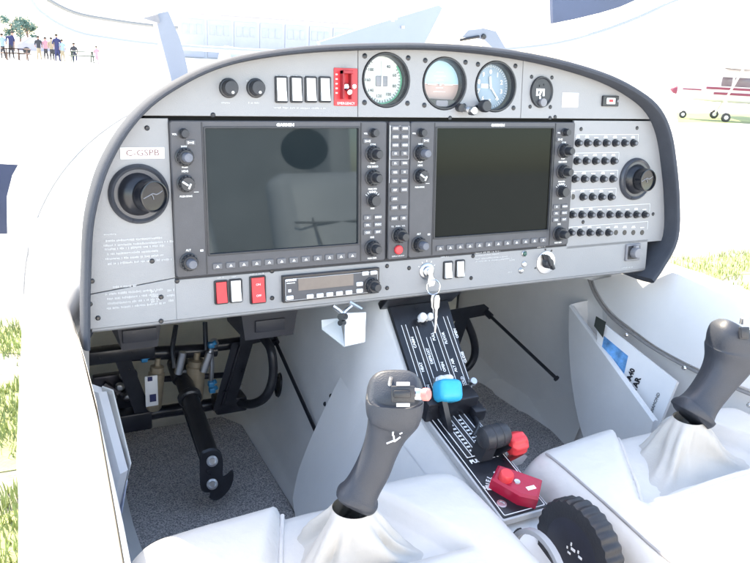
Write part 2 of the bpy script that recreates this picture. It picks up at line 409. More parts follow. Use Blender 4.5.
# people, tables, cars at the far left
def person(px, py, dist, h, shirt, trousers, label, seated=False, lean=0):
    g = aY(px, py, dist); g.z = 0
    t = thing('person', label, 'person', g, 'people across the apron')
    s = h / 1.75; sk = mat('skin', (.45, .27, .2), .6, var=(20, .1))
    bm = bmesh.new(); hip = .92 if not seated else .5
    J = dict(p=(0, 0, hip), c=(lean * .3, 0, hip + .35), n=(lean * .45, 0, hip + .56), hd=(lean * .5, 0, hip + .7), top=(lean * .5, 0, hip + .83),
             sl=(-.19, 0, hip + .5), el=(-.25, .02, hip + .22), hl=(-.22, -.1, hip + .0), sr=(.19, 0, hip + .5), er=(.25, .02, hip + .22), hr=(.22, -.1, hip))
    if seated: J.update(kl=(-.1, -.45, .52), al=(-.1, -.48, .08), fl=(-.1, -.6, .03), kr=(.1, -.45, .52), ar=(.1, -.48, .08), fr=(.1, -.6, .03))
    else: J.update(kl=(-.1, -.03, .48), al=(-.12, .03, .08), fl=(-.13, -.1, .03), kr=(.1, -.03, .48), ar=(.14, .03, .08), fr=(.15, -.1, .03))
    rad = dict(p=.15, c=.16, n=.06, hd=.1, top=.07, sl=.07, el=.05, hl=.04, sr=.07, er=.05, hr=.04, kl=.075, al=.05, fl=.04, kr=.075, ar=.05, fr=.04)
    E = [('p', 'c'), ('c', 'n'), ('n', 'hd'), ('hd', 'top'), ('c', 'sl'), ('sl', 'el'), ('el', 'hl'), ('c', 'sr'), ('sr', 'er'), ('er', 'hr'), ('p', 'kl'), ('kl', 'al'), ('al', 'fl'), ('p', 'kr'), ('kr', 'ar'), ('ar', 'fr')]
    me = bpy.data.meshes.new('body'); names = list(J); me.from_pydata([Vector(J[k]) * s for k in names], [(names.index(a), names.index(b)) for a, b in E], [])
    o = bpy.data.objects.new('body', me); COL.objects.link(o); o.parent = t; WM[o.name] = WM[t.name]
    md = o.modifiers.new('skin', 'SKIN'); 
    for k, v in zip(names, me.skin_vertices[0].data): v.radius = (rad[k] * s, rad[k] * s); v.use_root = k == 'p'
    o.modifiers.new('sub', 'SUBSURF').levels = 1
    dg = bpy.context.evaluated_depsgraph_get(); m2 = bpy.data.meshes.new_from_object(o.evaluated_get(dg)); o.modifiers.clear(); o.data = m2
    m2.materials.clear()
    for m in (sk, shirt, trousers): m2.materials.append(m)
    for f in m2.polygons:
        z = f.center.z / s; f.material_index = 0 if (z > hip + .58 or (abs(f.center.x) > .2 * s and z < hip + .2)) else (1 if z > hip - .05 else 2)
    m2.shade_smooth()
    m = MB(); m.lathe([(0, hip + .86), (.08, hip + .84), (.115, hip + .77), (.1, hip + .72)], Matrix.Scale(s, 4) @ T(lean * .5, .015, 0), 12)
    obj('hair', m, mat('dark hair', (.03, .025, .02), .7, var=(20, .2)), t, local=True)
NAVY = mat('navy cloth', (.03, .035, .11), .8, var=(8, .2)); TAN = mat('tan cloth', (.4, .32, .22), .8, var=(8, .15)); DKC = mat('dark cloth', (.05, .05, .06), .8, var=(8, .2)); PNK = mat('pink cloth', (.5, .25, .3), .8, var=(8, .15)); LTC = mat('light blue cloth', (.3, .4, .5), .8, var=(8, .15))
person(57.5, 56, 60, 1.85, NAVY, NAVY, 'standing person in all navy clothes, tallest of the far group')
person(52, 55, 61, 1.6, TAN, DKC, 'standing person in tan top beside the person in navy')
person(46, 54, 62, 1.6, PNK, DKC, 'standing person in pink top on the left edge of the standing group')
person(62.5, 54, 60, 1.5, LTC, TAN, 'standing person in pale blue top just right of the person in navy')
person(11, 50, 62, 1.9, NAVY, DKC, 'person in dark navy jacket standing behind the brown picnic table', lean=.3)
person(97, 62, 56, 1.2, PNK, PNK, 'small person in pink clothes standing alone near the dark table')
person(74, 52, 63, 1.7, DKC, NAVY, 'seated person in dark clothes beside the dark green table', seated=True)
person(39, 53, 62, 1.65, DKC, TAN, 'person in dark top at the left end of the standing group')
person(3, 52, 62, 1.7, LTC, DKC, 'person in pale blue top at the left end of the brown tables')
WOODB = mat('weathered brown wood', (.2, .13, .11), .8, var=(6, .25)); DKT = mat('dark green table', (.04, .07, .06), .5, var=(6, .2))
def table(px, py, dist, L, name, label, m_):
    g = aY(px, py, dist); g.z = 0; t = thing(name, label, 'table', g, 'tables across the apron')
    m = MB(); m.box((g.x, g.y, .74), (L, .75, .06), .01); obj('table_top', m, m_, t)
    for s in (-1, 1):
        m = MB(); m.box((g.x, g.y + s * .68, .45), (L, .26, .05), .01); obj('bench', m, m_, t)
        m = MB()
        for q in (-1, 1): m.tube([(g.x + s * L * .36, g.y + q * .7, 0), (g.x + s * L * .36, g.y + q * .2, .72)], .045, 4)
        m.box((g.x + s * L * .36, g.y, .42), (.09, 1.5, .09)); obj('leg', m, m_, t)
table(5, 54, 60, 2.4, 'picnic_table', 'brown wooden picnic table at the left end of the far group', WOODB)
table(17, 54.5, 60, 1.8, 'picnic_table', 'brown wooden picnic table next to the standing group', WOODB)
table(82, 55, 60, 1.9, 'picnic_table', 'dark green long table standing apart right of the group', DKT)
def tree(px, dist, h, label, seed):
    g = aY(px, 50, dist); g.z = 0; rn_ = random.Random(seed)
    t = thing('tree', label, 'tree', g, 'trees behind the far group')
    m = MB(); m.tube([g, g + Vector((.05, 0, h * .35)), g + Vector((-.05, 0, h * .75))], [.14, .1, .04], 8)
    for k in range(4): m.tube([g + Vector((0, 0, h * (.35 + .08 * k))), g + Vector((rn_.uniform(-.7, .7), rn_.uniform(-.4, .4), h * (.55 + .1 * k)))], [.06, .02], 5)
    obj('trunk', m, WOODB, t)
    m = MB(); cl = [(g + Vector((rn_.uniform(-.75, .75), rn_.uniform(-.6, .6), h * rn_.uniform(.42, .92))), rn_.uniform(.35, .6)) for _ in range(9)]
    for c, r in cl:
        for _ in range(110):
            d = Vector((rn_.gauss(0, 1), rn_.gauss(0, 1), rn_.gauss(0, .8))).normalized() * r * rn_.uniform(.5, 1.05); p = c + d; u = Vector((rn_.gauss(0, 1), rn_.gauss(0, 1), rn_.gauss(0, 1))).normalized() * .11; v = u.orthogonal().normalized() * .06
            m.face([m.bm.verts.new(q) for q in (p - u, p - v, p + u, p + v)])
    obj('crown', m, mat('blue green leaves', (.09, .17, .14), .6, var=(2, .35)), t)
tree(13.5, 88, 3.5, 'leftmost blue-green tree behind the picnic tables', 1)
tree(21, 92, 3.9, 'tallest blue-green tree, middle of three behind the picnic tables', 2)
tree(28.5, 89, 3.3, 'blue-green tree nearest to the pale lilac parked car', 3)
def car():
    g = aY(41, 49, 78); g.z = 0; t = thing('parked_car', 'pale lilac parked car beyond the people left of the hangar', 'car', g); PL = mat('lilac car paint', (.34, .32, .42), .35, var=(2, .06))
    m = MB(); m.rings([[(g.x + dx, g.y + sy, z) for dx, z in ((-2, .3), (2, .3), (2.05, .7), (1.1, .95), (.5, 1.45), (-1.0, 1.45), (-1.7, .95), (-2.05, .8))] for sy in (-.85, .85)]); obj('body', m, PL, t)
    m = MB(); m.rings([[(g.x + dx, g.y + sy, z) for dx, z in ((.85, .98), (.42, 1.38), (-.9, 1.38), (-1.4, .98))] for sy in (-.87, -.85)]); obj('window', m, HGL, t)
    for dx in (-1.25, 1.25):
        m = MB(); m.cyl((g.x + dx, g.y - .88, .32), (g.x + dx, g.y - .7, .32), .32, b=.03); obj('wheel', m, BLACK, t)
car()

# red and white high-wing airplane on the right
def cessna():
    W0 = aZ(725, 122, 0); d = (W0 - CAM); d.z = 0; d.normalize(); fw = Vector((d.y, -d.x, 0)) * -1     # nose to the left in view
    fw = (fw + d * -.25).normalized(); sd = Vector((-fw.y, fw.x, 0))
    if sd.dot(d) < 0: sd = -sd                                                                        # away from the viewer
    M = Matrix(((fw.x, sd.x, 0, W0.x), (fw.y, sd.y, 0, W0.y), (0, 0, 1, 0), (0, 0, 0, 1))) @ Matrix.Scale(.78, 4)
    t = thing('parked_airplane', 'white high-wing airplane with dark red side stripes parked on the right', 'airplane', M=M)
    AW = mat('airplane white', (.72, .7, .71), .35, var=(2, .03)); AR = mat('airplane red stripe', (.2, .028, .06), .45, var=(3, .08)); AGL = mat('airplane window', (.13, .1, .12), .2, var=(2, .2))
    def sec(x, zc, hw, hh): return [Vector((x, 1.1 + hw * math.copysign(abs(math.cos(a)) ** .7, math.cos(a)), zc + hh * math.copysign(abs(math.sin(a)) ** .7, math.sin(a)))) for a in [k * math.pi / 8 for k in range(16)]]
    m = MB(); m.rings([sec(2.05, 1.25, .2, .2), sec(1.95, 1.25, .42, .36), sec(1.0, 1.27, .52, .44), sec(.65, 1.3, .55, .5), sec(.15, 1.55, .57, .76), sec(-1.2, 1.55, .56, .76), sec(-2.4, 1.4, .35, .45), sec(-5, 1.35, .12, .2)]); obj('fuselage', m, AW, t, local=True)
    m = MB(); m.lathe([(.2, 0), (.16, .14), (0, .3)], T(2.05, 1.1, 1.25) @ Matrix.Rotation(R(90), 4, 'Y'), 14); obj('spinner', m, AR, t, local=True)
    m = MB(); m.tube([(2.18, .98, .55), (2.2, 1.1, 1.25), (2.18, 1.22, 1.95)], [.05, .08, .05], 6, flat=.3); obj('propeller', m, mat('propeller grey', (.4, .4, .42), .4, var=(5, .1)), t, local=True)
    for z, h, x0, x1 in ((1.42, .1, -2.4, .9), (1.2, .1, -2.2, .55), (1.32, .06, 1.1, 1.9)):
        m = MB(); m.box(((x0 + x1) / 2, .53, z), (x1 - x0, .09, h), .01); obj('stripe', m, AR, t, local=True)
    for x0, x1 in ((-.95, -.25), (-.15, .3)):
        m = MB(); m.box(((x0 + x1) / 2, .53, 1.72), (x1 - x0, .06, .4), .03); f = obj('window', m, AGL, t, local=True)
    m = MB(); m.rings([[(x, y, z) for x, z in ((.5, 2.32), (.3, 2.4), (-.4, 2.4), (-1.1, 2.3), (-.4, 2.28))] for y in (-4.2, 6.4)]); obj('wing', m, AW, t, local=True)
    for y, s in ((.5, -1), (1.7, 1)):
        m = MB(); m.tube([(.05, y, .85), (.0, y + s * 1.9, 2.28)], .05, 8, flat=.5); obj('wing_strut', m, AW, t, local=True)
    for x, y, r in ((0, .0, .2), (0, 2.2, .2), (1.62, 1.1, .17)):
        m = MB(); m.lathe([(r * .4, -.07), (r * .9, -.07), (r, -.04), (r, .04), (r * .9, .07), (r * .4, .07)], T(x, y, r) @ Matrix.Rotation(R(90), 4, 'X'), 20); wh = obj('wheel', m, BLACK, t, local=True)
        m = MB(); m.cyl((x, y - .08, r), (x, y + .08, r), r * .45); obj('hub', m, AW, wh, local=True)
        m = MB(); m.tube([(x, y + (.1 if y < 1 else -.1 if y > 2 else 0), r), (x - (.1 if x < 1 else .15), .75 if y < 1 else 1.45 if y > 2 else 1.1, .85)], .045, 8); obj('gear_leg', m, AW, t, local=True)
    m = MB(); m.rings([[(x, y, z) for x, z in ((-4.0, 1.45), (-4.9, 2.5), (-5.3, 2.5), (-5.1, 1.4))] for y in (1.06, 1.14)]); obj('fin', m, AR, t, local=True)
    m = MB(); m.box((-4.8, 1.1, 1.45), (.8, 3.2, .06), .02); obj('stabiliser', m, AW, t, local=True)
    W1 = aZ(715, 126, 0)
    m = MB(); m.prism([tuple(aZ(px, py, 0)[:2]) for px, py in ((676, 112.5), (765, 114), (775, 124), (678, 122.5))], .001, .004)
    tag(obj('turf_strip', m, mat('far turf', (.16, .2, .08), .95, var=(1, .3))), kind='structure')
cessna()
# ================================================================== AIRFRAME
CXL = .065
def sup(y, hw, z0, hh, ex=2.5, n=40, a0=0, a1=180):
    out = []
    for k in range(n + 1):
        a = R(a0 + (a1 - a0) * k / n); c, s = math.cos(a), math.sin(a)
        out.append(Vector((CXL + hw * math.copysign(abs(c) ** (2 / ex), c), y, z0 + hh * math.copysign(abs(s) ** (2 / ex), s))))
    return out
fus = thing('airplane_fuselage', 'white airplane fuselage opened over the cockpit, grey liners inside', 'fuselage', (CXL, 0, 0))
m = MB(); m.rings([sup(.10, .482, 1.3, .46, a1=360), sup(.18, .505, 1.3, .455, a1=360), sup(.36, .545, 1.315, .43, a1=360), sup(.7, .555, 1.34, .35, a1=360), sup(1.1, .54, 1.34, .31, a1=360), sup(1.42, .36, 1.3, .24, a1=360)], cap0=False); obj('nose_cowl', m, GEL, fus)
m = MB(); P = [p for p in sup(.102, .480, 1.3, .458) if p.z > 1.405]; m.rings([P, [p + Vector((0, .004, 0)) for p in P]]); obj('coaming_bulkhead', m, GEL, fus)
m = MB(); m.tube([p + (p - Vector((CXL, .36, 1.3))).normalized() * .001 for p in sup(.36, .546, 1.315, .431, n=60, a0=0, a1=180)], .0016, 6); obj('cowl_seam', m, SEAM, fus)
# sills: outer skin and top edge, left then right
for s in (-1, 1):
    m = MB(); rings = []
    for k in range(25):
        y = .42 - 2.22 * k / 24
        t_ = min(1, max(0, (.30 - y) / .36)); e = t_ * t_ * (3 - 2 * t_)
        zt = 1.52 * (1 - e) + 1.45 * e if s < 0 else 1.436
        xi = .497 + (.0 if y > -.06 else min(.045, (-.06 - y) * .07)); xo = .553 + (.03 * min(1, max(0, -y / .5)))
        if s > 0: q_ = .022 * max(0, min(1, (y + .16) / .1)); xi += q_; xo += q_
        else: xi += .004 * max(0, min(1, (y + .2) / .1))
        xi -= .10 * max(0, min(1, (y - .06) / .2)); xo -= .03 * max(0, min(1, (y - .1) / .2))
        prof = [(xi + .003, zt - .06), (xi, zt - .03), (xi + .004, zt - .008), (xi + .012, zt), (xo - .018, zt - .001), (xo - .004, zt - .012), (xo + .008, zt - .05), (xo + .03, 1.25), (xo + .0, 1.0), (xo - .12, .86)]
        rings.append([Vector((CXL + s * x, y, z)) for x, z in prof])
    m.rings(rings, closed=False); obj('cockpit_sill', m, GEL, fus)
    # inner liner
    m = MB(); rings = []
    for k in range(21):
        y = .62 - 2.4 * k / 20
        xi = (.494 if s > 0 else .497) + (.0 if y > -.06 else min(.045, (-.06 - y) * .07)) + (.004 * max(0, min(1, (y + .2) / .1)) if s < 0 else 0)
        prof = [(xi, 1.43), (xi - .004, 1.40), (xi - .008, 1.3), (xi - .012, 1.12), (xi - .02, 1.06), (xi - .07, 1.015)] if s > 0 else [(xi + .002, 1.446), (xi - .004, 1.40), (xi - .018, 1.3), (xi - .032, 1.12), (xi - .05, 1.06), (xi - .11, 1.015)]
        rings.append([Vector((CXL + s * x, y, z)) for x, z in prof])
    m.rings(rings, closed=False); obj('side_liner', m, LINER2 if s < 0 else LINER, fus)
m = MB(); m.box((CXL, -.55, 1.0), (1.0, 2.4, .02)); obj('floor', m, LINER, fus)
m = MB(); m.box((CXL, .62, 1.21), (.94, .02, .5)); obj('firewall', m, CREAM, fus)
m = MB(); m.box((CXL, -1.95, 1.35), (1.2, .04, 1.3), .01); obj('rear_bulkhead', m, mat('rear cabin cloth', (.4, .4, .4), .8, var=(6, .15)), fus)
for s in (-1, 1):
    m = MB(); m.box((CXL + s * .62, -1.95, 1.6), (.1, .5, 1.0), .03); obj('rear_frame', m, mat('rear frame grey', (.55, .55, .55), .6, var=(6, .1)), fus)

# centre tunnel
def tunnel():
    prof = [(.62, 1.45, -.002, .125), (.03, 1.435, .004, .125), (.018, 1.405, .006, .12), (-.088, 1.29, .008, .1), (-.11, 1.278, .008, .086), (-.31, 1.226, .008, .086), (-.5, 1.17, .008, .086), (-.95, 1.15, .008, .086)]
    m = MB(); rings = []
    pts = []
    for (a, b) in zip(prof, prof[1:]):
        n = max(1, int(abs(a[0] - b[0]) / .04))
        for k in range(n): pts.append([a[i] + (b[i] - a[i]) * k / n for i in range(4)])
    pts.append(list(prof[-1]))
    for y, z, xl, xr in pts:
        h = z - 1.0; bl = xl - .076 + .02 * max(0, min(1, (y - .15) / .2)); r = .014
        ring = [(bl - .045, 1.0), (bl - .03, 1.026), (bl - .012, 1.034), (bl - .002, 1.046)]
        for k in range(1, 6):
            f = k / 6; ring.append((bl + .002 + (xl - r * .4 - bl - .002) * f, 1.055 + (z - r - 1.055) * f))
        ring += [(xl + r * .0, z - r), (xl + r * .3, z - r * .3), (xl + r, z), (xr - r, z), (xr - r * .3, z - r * .3), (xr, z - r), (xr + .03, 1.1), (xr + .05, 1.0)]
        rings.append([Vector((x, y, zz)) for x, zz in ring])
    m.rings(rings, closed=False); return obj('centre_tunnel', m, LINER, fus)
tun = tunnel()
from mathutils.bvhtree import BVHTree
TB = BVHTree.FromPolygons([WM['airplane_fuselage'] @ v.co for v in tun.data.vertices], [tuple(p.vertices) for p in tun.data.polygons])
def tw_(px, py, off=0):
    h = TB.ray_cast(CAM, ray(px, py).normalized()); n = h[1] if h[1].dot(CAM - h[0]) > 0 else -h[1]
    return h[0] + n * off, n
# fairing that flares from the tunnel towards the left seat
def wallx(y, z): return -.074 + (z - 1.03) / (1.40 - 1.03) * .096
def onwall(px, py, off=0):
    n = Vector((-.97, 0, .25)).normalized(); p0 = Vector((wallx(0, 1.2), 0, 1.2)); return on(px, py, n, n.dot(p0) + off)
m = MB()
W = lambda px, py, o: tw_(px, py, o)[0]
L_ = smooth([W(341, 377, .001), W(334, 398, .008), W(322, 430, .014), W(311, 468, .022), W(305, 505, .03)], 5)
R_ = smooth([W(346, 384, .001), W(372, 410, .002), W(400, 440, .003), W(432, 480, .004), W(470, 505, .005)], 5)
B_ = smooth([W(341, 377, -.004), W(332, 398, -.004), W(319, 430, -.004), W(307, 468, -.004), W(300, 505, -.004)], 5)
rg = [[b, a] + [a.lerp(c, k / 6) for k in range(1, 7)] for b, a, c in zip(B_, L_, R_)]
rg.append([p + Vector((-.012, -.07, -.07)) for p in rg[-1]]); rg.append([p + Vector((-.012, -.09, -.09)) for p in rg[-1]])
m.rings(rg, closed=False)
obj('knee_fairing', m, LINER2, fus)
for px, py in ((325, 404), (331, 396)):
    q, n = tw_(px, py); m = MB(); m.lathe([(0, .0022), (.003, .002), (.0042, 0)], aim(q, q + n), 10); obj('screw', m, BLACK, fus)
q, n = tw_(279, 385); m = MB(); m.lathe([(0, .001), (.011, .001), (.013, .004), (.016, .0035), (.0175, 0)], aim(q, q + n), 24, sy=1.45); obj('vent_hole', m, SATIN, fus)
# right lower liner: crease bead, pocket front, floor trim
def rwall(px, py, x0=.555): 
    n = Vector((-.985, 0, .17)).normalized(); p0 = Vector((x0 - .02, 0, 1.32)); return on(px, py, n, n.dot(p0))
m = MB(); m.tube([rwall(*p) for p in ((589, 279), (596, 296), (610, 315), (632, 333), (660, 352), (700, 373), (760, 398))], .0035, 8, sm=5); obj('liner_bead', m, SEAM, fus)
# upper right liner panel that stands proud of the lower one
m = MB(); U = [(593, 280), (600, 296), (613, 313), (634, 330), (661, 349), (702, 370), (765, 395)]; V = [(660, 268), (672, 272), (686, 278), (702, 285), (720, 293), (740, 300), (780, 312)]
rg = []
for u, v in zip(smooth([Vector((*p, 0)) for p in U], 4), smooth([Vector((*p, 0)) for p in V], 4)):
    a = rwall(u.x, u.y, .548); b = aX(v.x, v.y, .556); rg.append([a + Vector((.01, 0, 0)), a] + [a.lerp(b, k / 5) + Vector((-.006 * math.sin(math.pi * k / 5), 0, 0)) for k in range(1, 6)] + [b + Vector((.03, 0, .002))])
m.rings(rg, closed=False); obj('upper_liner', m, LINER2, fus)
for px, py in ((626, 335), (684, 368), (749, 405)): m = MB(); q = rwall(px, py, .547); m.lathe([(0, .003), (.003, .0025), (.0045, 0)], aim(q, q + Vector((-1, 0, .17))), 12); obj('fastener', m, CHROME, fus)
A, B, D_, E_ = aX(569, 306, .495), aX(653, 422, .435), aX(648, 447, .43), aX(584, 440, .45)
Mm = aX(566, 385, .475)
m = MB(); rings = []
for k in range(13):
    f = k / 12; top = A.lerp(B, f); bot = (E_ if f > 0 else E_).lerp(D_, f); mid = (Mm if f == 0 else Mm.lerp((B + D_) / 2, f))
    rings.append([top + Vector((.012, 0, .0)), top + Vector((.004, 0, .003)), top] + [top * (1 - s_) ** 2 + mid * 2 * s_ * (1 - s_) + bot * s_ * s_ for s_ in (.15, .3, .5, .7, .85, 1)])
rings.insert(0, [p + Vector((.06, .012, 0)) for p in rings[0]])
m.rings(rings, closed=False); pk = obj('map_pocket', m, LINER, fus)
m = MB(); m.tube([aZ(*p, 1.03) for p in ((470, 352), (482, 366), (498, 392), (522, 408), (552, 420), (582, 434), (610, 450))], .011, 10, sm=5, flat=.9); obj('floor_trim', m, LINER, fus)
m = MB(); q = aY(455, 297, .2)
m.box((.065, .14, 1.462), (.94, .12, .01), .002); obj('underpanel_shade_sheet', m, SATIN, fus)  # added dark sheet, makes the space under the panel look shaded
# left wall pocket
def lwall(px, py, off=0):
    n = Vector((.98, 0, .2)).normalized(); p0 = Vector((-.405, 0, 1.28)); return on(px, py, n, n.dot(p0) + off)
m = MB(); P = [aY(*p) for p in ((92, 384, .06), (106, 389, .05), (128, 470, -.03), (116, 522, .03), (104, 470, .04))]
m.rings([P, [p - Vector((.010, 0, .004)) for p in P]]); obj('map_pocket', m, mat('pocket pale plastic', (.6, .62, .66), .4, var=(9, .05)), fus)

# papers in the pockets
def leaf(name, px4, fn, offs, mat_, label, cat, th=.004):
    P = [aY(*p) + Vector((offs, 0, 0)) for p in px4]; n = (P[1] - P[0]).cross(P[-1] - P[0]).normalized()
    if n.dot(CAM - P[0]) < 0: n = -n
    m = MB(); m.rings([P, [p - n * th for p in P]]); return single(name, m, mat_, label, cat, base=P[0])
leaf('paper_sheet', ((97, 388, .05), (108, 392, .045), (126, 466, -.03), (114, 512, .03)), None, .006, PAPER, 'white papers folded into the pocket of the left cockpit wall', 'papers', .006)
leaf('paper_sheet', ((94, 398, .055), (99, 394, .05), (118, 484, .0), (113, 516, .03)), None, .011, mat('bluish paper', (.55, .6, .75), .6, var=(20, .05)), 'bluish folded sheet in front of the white papers in the left wall pocket', 'papers', .003)
# booklet in the right pocket
def rpock(px, py, off=0):
    n = Vector((-.93, -.2, .3)).normalized(); p0 = aX(625, 350, .489); return on(px, py, n, n.dot(p0) + off)
bk = thing('booklet', 'white handbook with a blue picture on its cover, tucked in the right wall pocket', 'booklet', rpock(640, 400))
C4 = [rpock(*p) for p in ((597, 319), (677, 382), (653, 432), (604, 385))]
C4[3] = rpock(597, 365); C4[2] = rpock(655, 436)
n_ = (C4[1] - C4[0]).cross(C4[3] - C4[0]).normalized(); n_ = n_ if n_.dot(CAM - C4[0]) > 0 else -n_
m = MB(); m.rings([[p + n_ * 0 for p in C4], [p - n_ * .008 for p in C4]]); obj('cover', m, PAPER, bk)
pic = [rpock(*p, .0008) for p in ((604, 336), (628, 356), (623, 378), (600, 357))]
m = MB(); m.rings([pic, [p - n_ * .0006 for p in pic]]); obj('picture', m, PHOTO, bk)
ex = (C4[1] - C4[0]).normalized(); ey = n_.cross(ex)
m = MB()
for txt, px, py, sz in (('DA40', 630, 377, .013), ('D STAR', 634, 390, .014)): m = MB(); m.text(txt, sz, frame(rpock(px, py, .0012), ex * -.25 + ey * .97, -ex), bold=.0006); obj('lettering', m, SATIN, bk)
m = MB(); m.text('DIAMOND', .008, frame(rpock(655, 403, .0012), ex * -.25 + ey * .97, -ex)); obj('lettering', m, SATIN, bk)
m = MB(); m.rings([[rpock(*p, .012) for p in ((596, 316), (606, 322), (603, 338), (594, 326))], [rpock(*p, .004) for p in ((596, 316), (606, 322), (603, 338), (594, 326))]])
single('sunglasses_pouch', m, CHAR, 'small black pouch wedged at the front end of the right wall pocket', 'pouch', base=rpock(600, 325))
# carpets
def carpet(pts, label):
    m = MB(); m.prism(pts, 1.022, 1.036, .004); o = single('floor_mat', m, CARPET, label, 'floor mat', 'floor mats', base=(pts[0][0], pts[0][1], 1.02)); return o
lc = [tuple(aZ(*p, 1.036)[:2]) for p in ((291, 503), (242, 424), (206, 432))]
carpet([(-.118, -.12)] + lc[:2] + [(lc[2][0] + .05, .50), (-.30, .50), tuple(aZ(117, 432, 1.036)[:2]), tuple(aZ(134, 545, 1.036)[:2]), (-.36, -.12)], 'grey speckled floor mat under the left pedals and adjuster handle')
carpet([tuple(aZ(*p, 1.036)[:2]) for p in ((452, 340), (466, 350), (478, 366), (496, 394), (520, 410), (550, 422), (582, 437))] + [(.48, -.1), (.145, -.1), (.15, .6)], 'grey speckled floor mat in the right footwell behind the red knob')

# ================================================================== OPEN CANOPY, PROPELLER
can = thing('open_canopy', 'clear canopy bubble hinged open ahead of the panel with thin white frame', 'canopy', (CXL, .6, 1.72))
YU = .62
UP = smooth([aY(*p, YU) for p in ((5, -60), (28, -4), (45, 16), (75, 32), (110, 39), (160, 45), (250, 51), (350, 54), (450, 53), (540, 46), (590, 35), (630, 21), (665, 5), (690, -10), (712, -60))], 4)
m = MB(); m.tube(UP, .0055, 8); obj('canopy_frame', m, mat('canopy frame white', (.34, .34, .33), .35, var=(8, .03)), can)
UP2 = [p + Vector((0, .012, .035)) for p in UP]
m = MB(); m.tube(UP2[:22], .004, 8); obj('frame_seal', m, mat('canopy seal grey', (.2, .2, .2), .5, var=(8, .05)), can)
m = MB(); rg = []
for k in range(9):
    f = k / 8; rg.append([Vector((CXL + (p.x - CXL) * (1 - .25 * f * f), p.y + .5 * f, p.z + .75 * f - .1 * f * f)) for p in UP])
m.rings(rg, closed=False); obj('plexiglass', m, PLEXI, can)
T_ = [aY(*p, .75) for p in ((553, 23.5), (575, 19), (600, 13), (620, 7), (638, -1), (660, -14), (640, -60), (551, -60))]
m = MB(); m.rings([T_, [p + Vector((0, .012, 0)) for p in T_]]); obj('sun_shade', m, SLATE, can, label='slate blue shade panel with a straight left edge')
# hinge arms
def arm(px, label=None):
    m = MB(); rings = []
    for (a, b) in px:
        a, b = aY(*a, .42), aY(*b, .42); rings.append([a, b, b + Vector((0, .035, 0)), a + Vector((0, .035, 0))])
    m.rings(rings); return obj('hinge_arm', m, ARM, can)
arm([((154, 14), (168, 11)), ((157, 22), (172, 20)), ((160, 36), (178, 34)), ((165, 55), (184, 52)), ((171, 78), (188, 70)), ((174, 96), (190, 90))])
m = MB(); P = [aY(*p, .41) for p in ((142, 18), (158, 14), (160, 23), (152, 21))]; m.rings([P, [p + Vector((0, .04, 0)) for p in P]]); obj('hinge_bracket', m, GREY, can)
arm([((462, 37), (468, 30)), ((474, 38), (478, 29)), ((484, 39), (484, 28)), ((492, 47), (496, 31)), ((494, 60), (507, 50)), ((496, 70), (510, 62))])
m = MB(); q = aY(483.5, 36.5, .419); m.lathe([(0, .004), (.005, .003), (.006, 0)], aim(q, q + Vector((0, -1, 0))), 10); m.tube([aY(460, 40, .418), aY(479, 36.5, .418)], .003, 6); obj('hinge_bolt', m, SATIN, can)
# propeller on the nose, back faces matt grey
hub = Vector((CXL, 1.52, 1.31)); pr = thing('propeller', 'matt blue-grey propeller blade standing out past the white nose cowl', 'propeller', hub)
m = MB(); m.lathe([(.14, -.08), (.15, 0), (.13, .14), (.07, .25), (0, .3)], T(*hub) @ Matrix.Rotation(R(-90), 4, 'X'), 24); obj('spinner', m, GEL, pr)
for s in (-1, 1):
    m = MB(); rings = []
    for k in range(13):
        f = k / 12; x = .12 + .84 * f; ch = (.09 + .13 * math.sin(min(1, f * 2.2) * math.pi / 2)) * (1 if f < .85 else 1 - (f - .85) * 3.2); tw = R(48 - 32 * f) * s
        u = Vector((0, math.sin(tw) * -1, math.cos(tw))); c = hub + Vector((s * x, 0, .02 * s * 0 + (.035 * f if s < 0 else -.03 * f))); nn = Vector((0, math.cos(tw), math.sin(tw)))
        rings.append([c + u * ch * .5, c + nn * .012, c - u * ch * .5, c - nn * .012])
    m.rings(rings); obj('blade', m, BLADE, pr)

# ================================================================== INSTRUMENT PANEL
FP = [(88, 345), (88, 322), (88, 300), (89, 262), (91, 225), (97, 195), (107, 165), (125, 133), (148, 107), (177, 87), (210, 71), (249, 60.5), (300, 53.5), (350, 50.5), (400, 49.5), (440, 50.5), (480, 54), (520, 60), (560, 69), (600, 82), (628, 97), (646, 113), (656, 135), (661, 165), (664, 200), (663, 236), (650, 262), (640, 276)]
FACE = [pan(*p) for p in FP]
FSM = [tuple(p[:2]) for p in smooth([Vector((*p, 0)) for p in FACE], 4)]
def bound(poly, v, below=True):            # keep the part below / above local y = v
    return clip(poly, 0, 1, v) if below else clip(poly, 0, -1, -v)
ip = thing('instrument_panel', 'light grey airplane instrument panel arched under a dark padded rim', 'instrument panel', M=PM)
body = bound(FSM, -.2495, False)
def inpoly(poly, d):
    cx = sum(p[0] for p in poly) / len(poly); cy = sum(p[1] for p in poly) / len(poly)
    return [(p[0] - d * (p[0] - cx) / .5, p[1] - d * (p[1] - cy) / .2) for p in poly]
m = MB(); m.prism(inpoly(body, .014), -.05, -.027); obj('panel_back', m, GAPM, ip, local=True)
asi, att, alt, gau = [pan(*p) for p in ((386.5, 80), (445, 83.5), (496, 86.5), (541, 92))]
RG = .0372
ins = []
up_ = bound(FSM, .0055, False)
xl, xr = pan(358, 80)[0], pan(522, 90)[0]
def vcut(poly, x0, x1):
    if x0 is not None: poly = clip(poly, -1, 0, -x0)
    if x1 is not None: poly = clip(poly, 1, 0, x1)
    return poly
m = MB(); m.prism(vcut(up_, None, xl - .0004), -.0035, 0, .0005); obj('upper_plate', m, PAINT, ip, local=True)
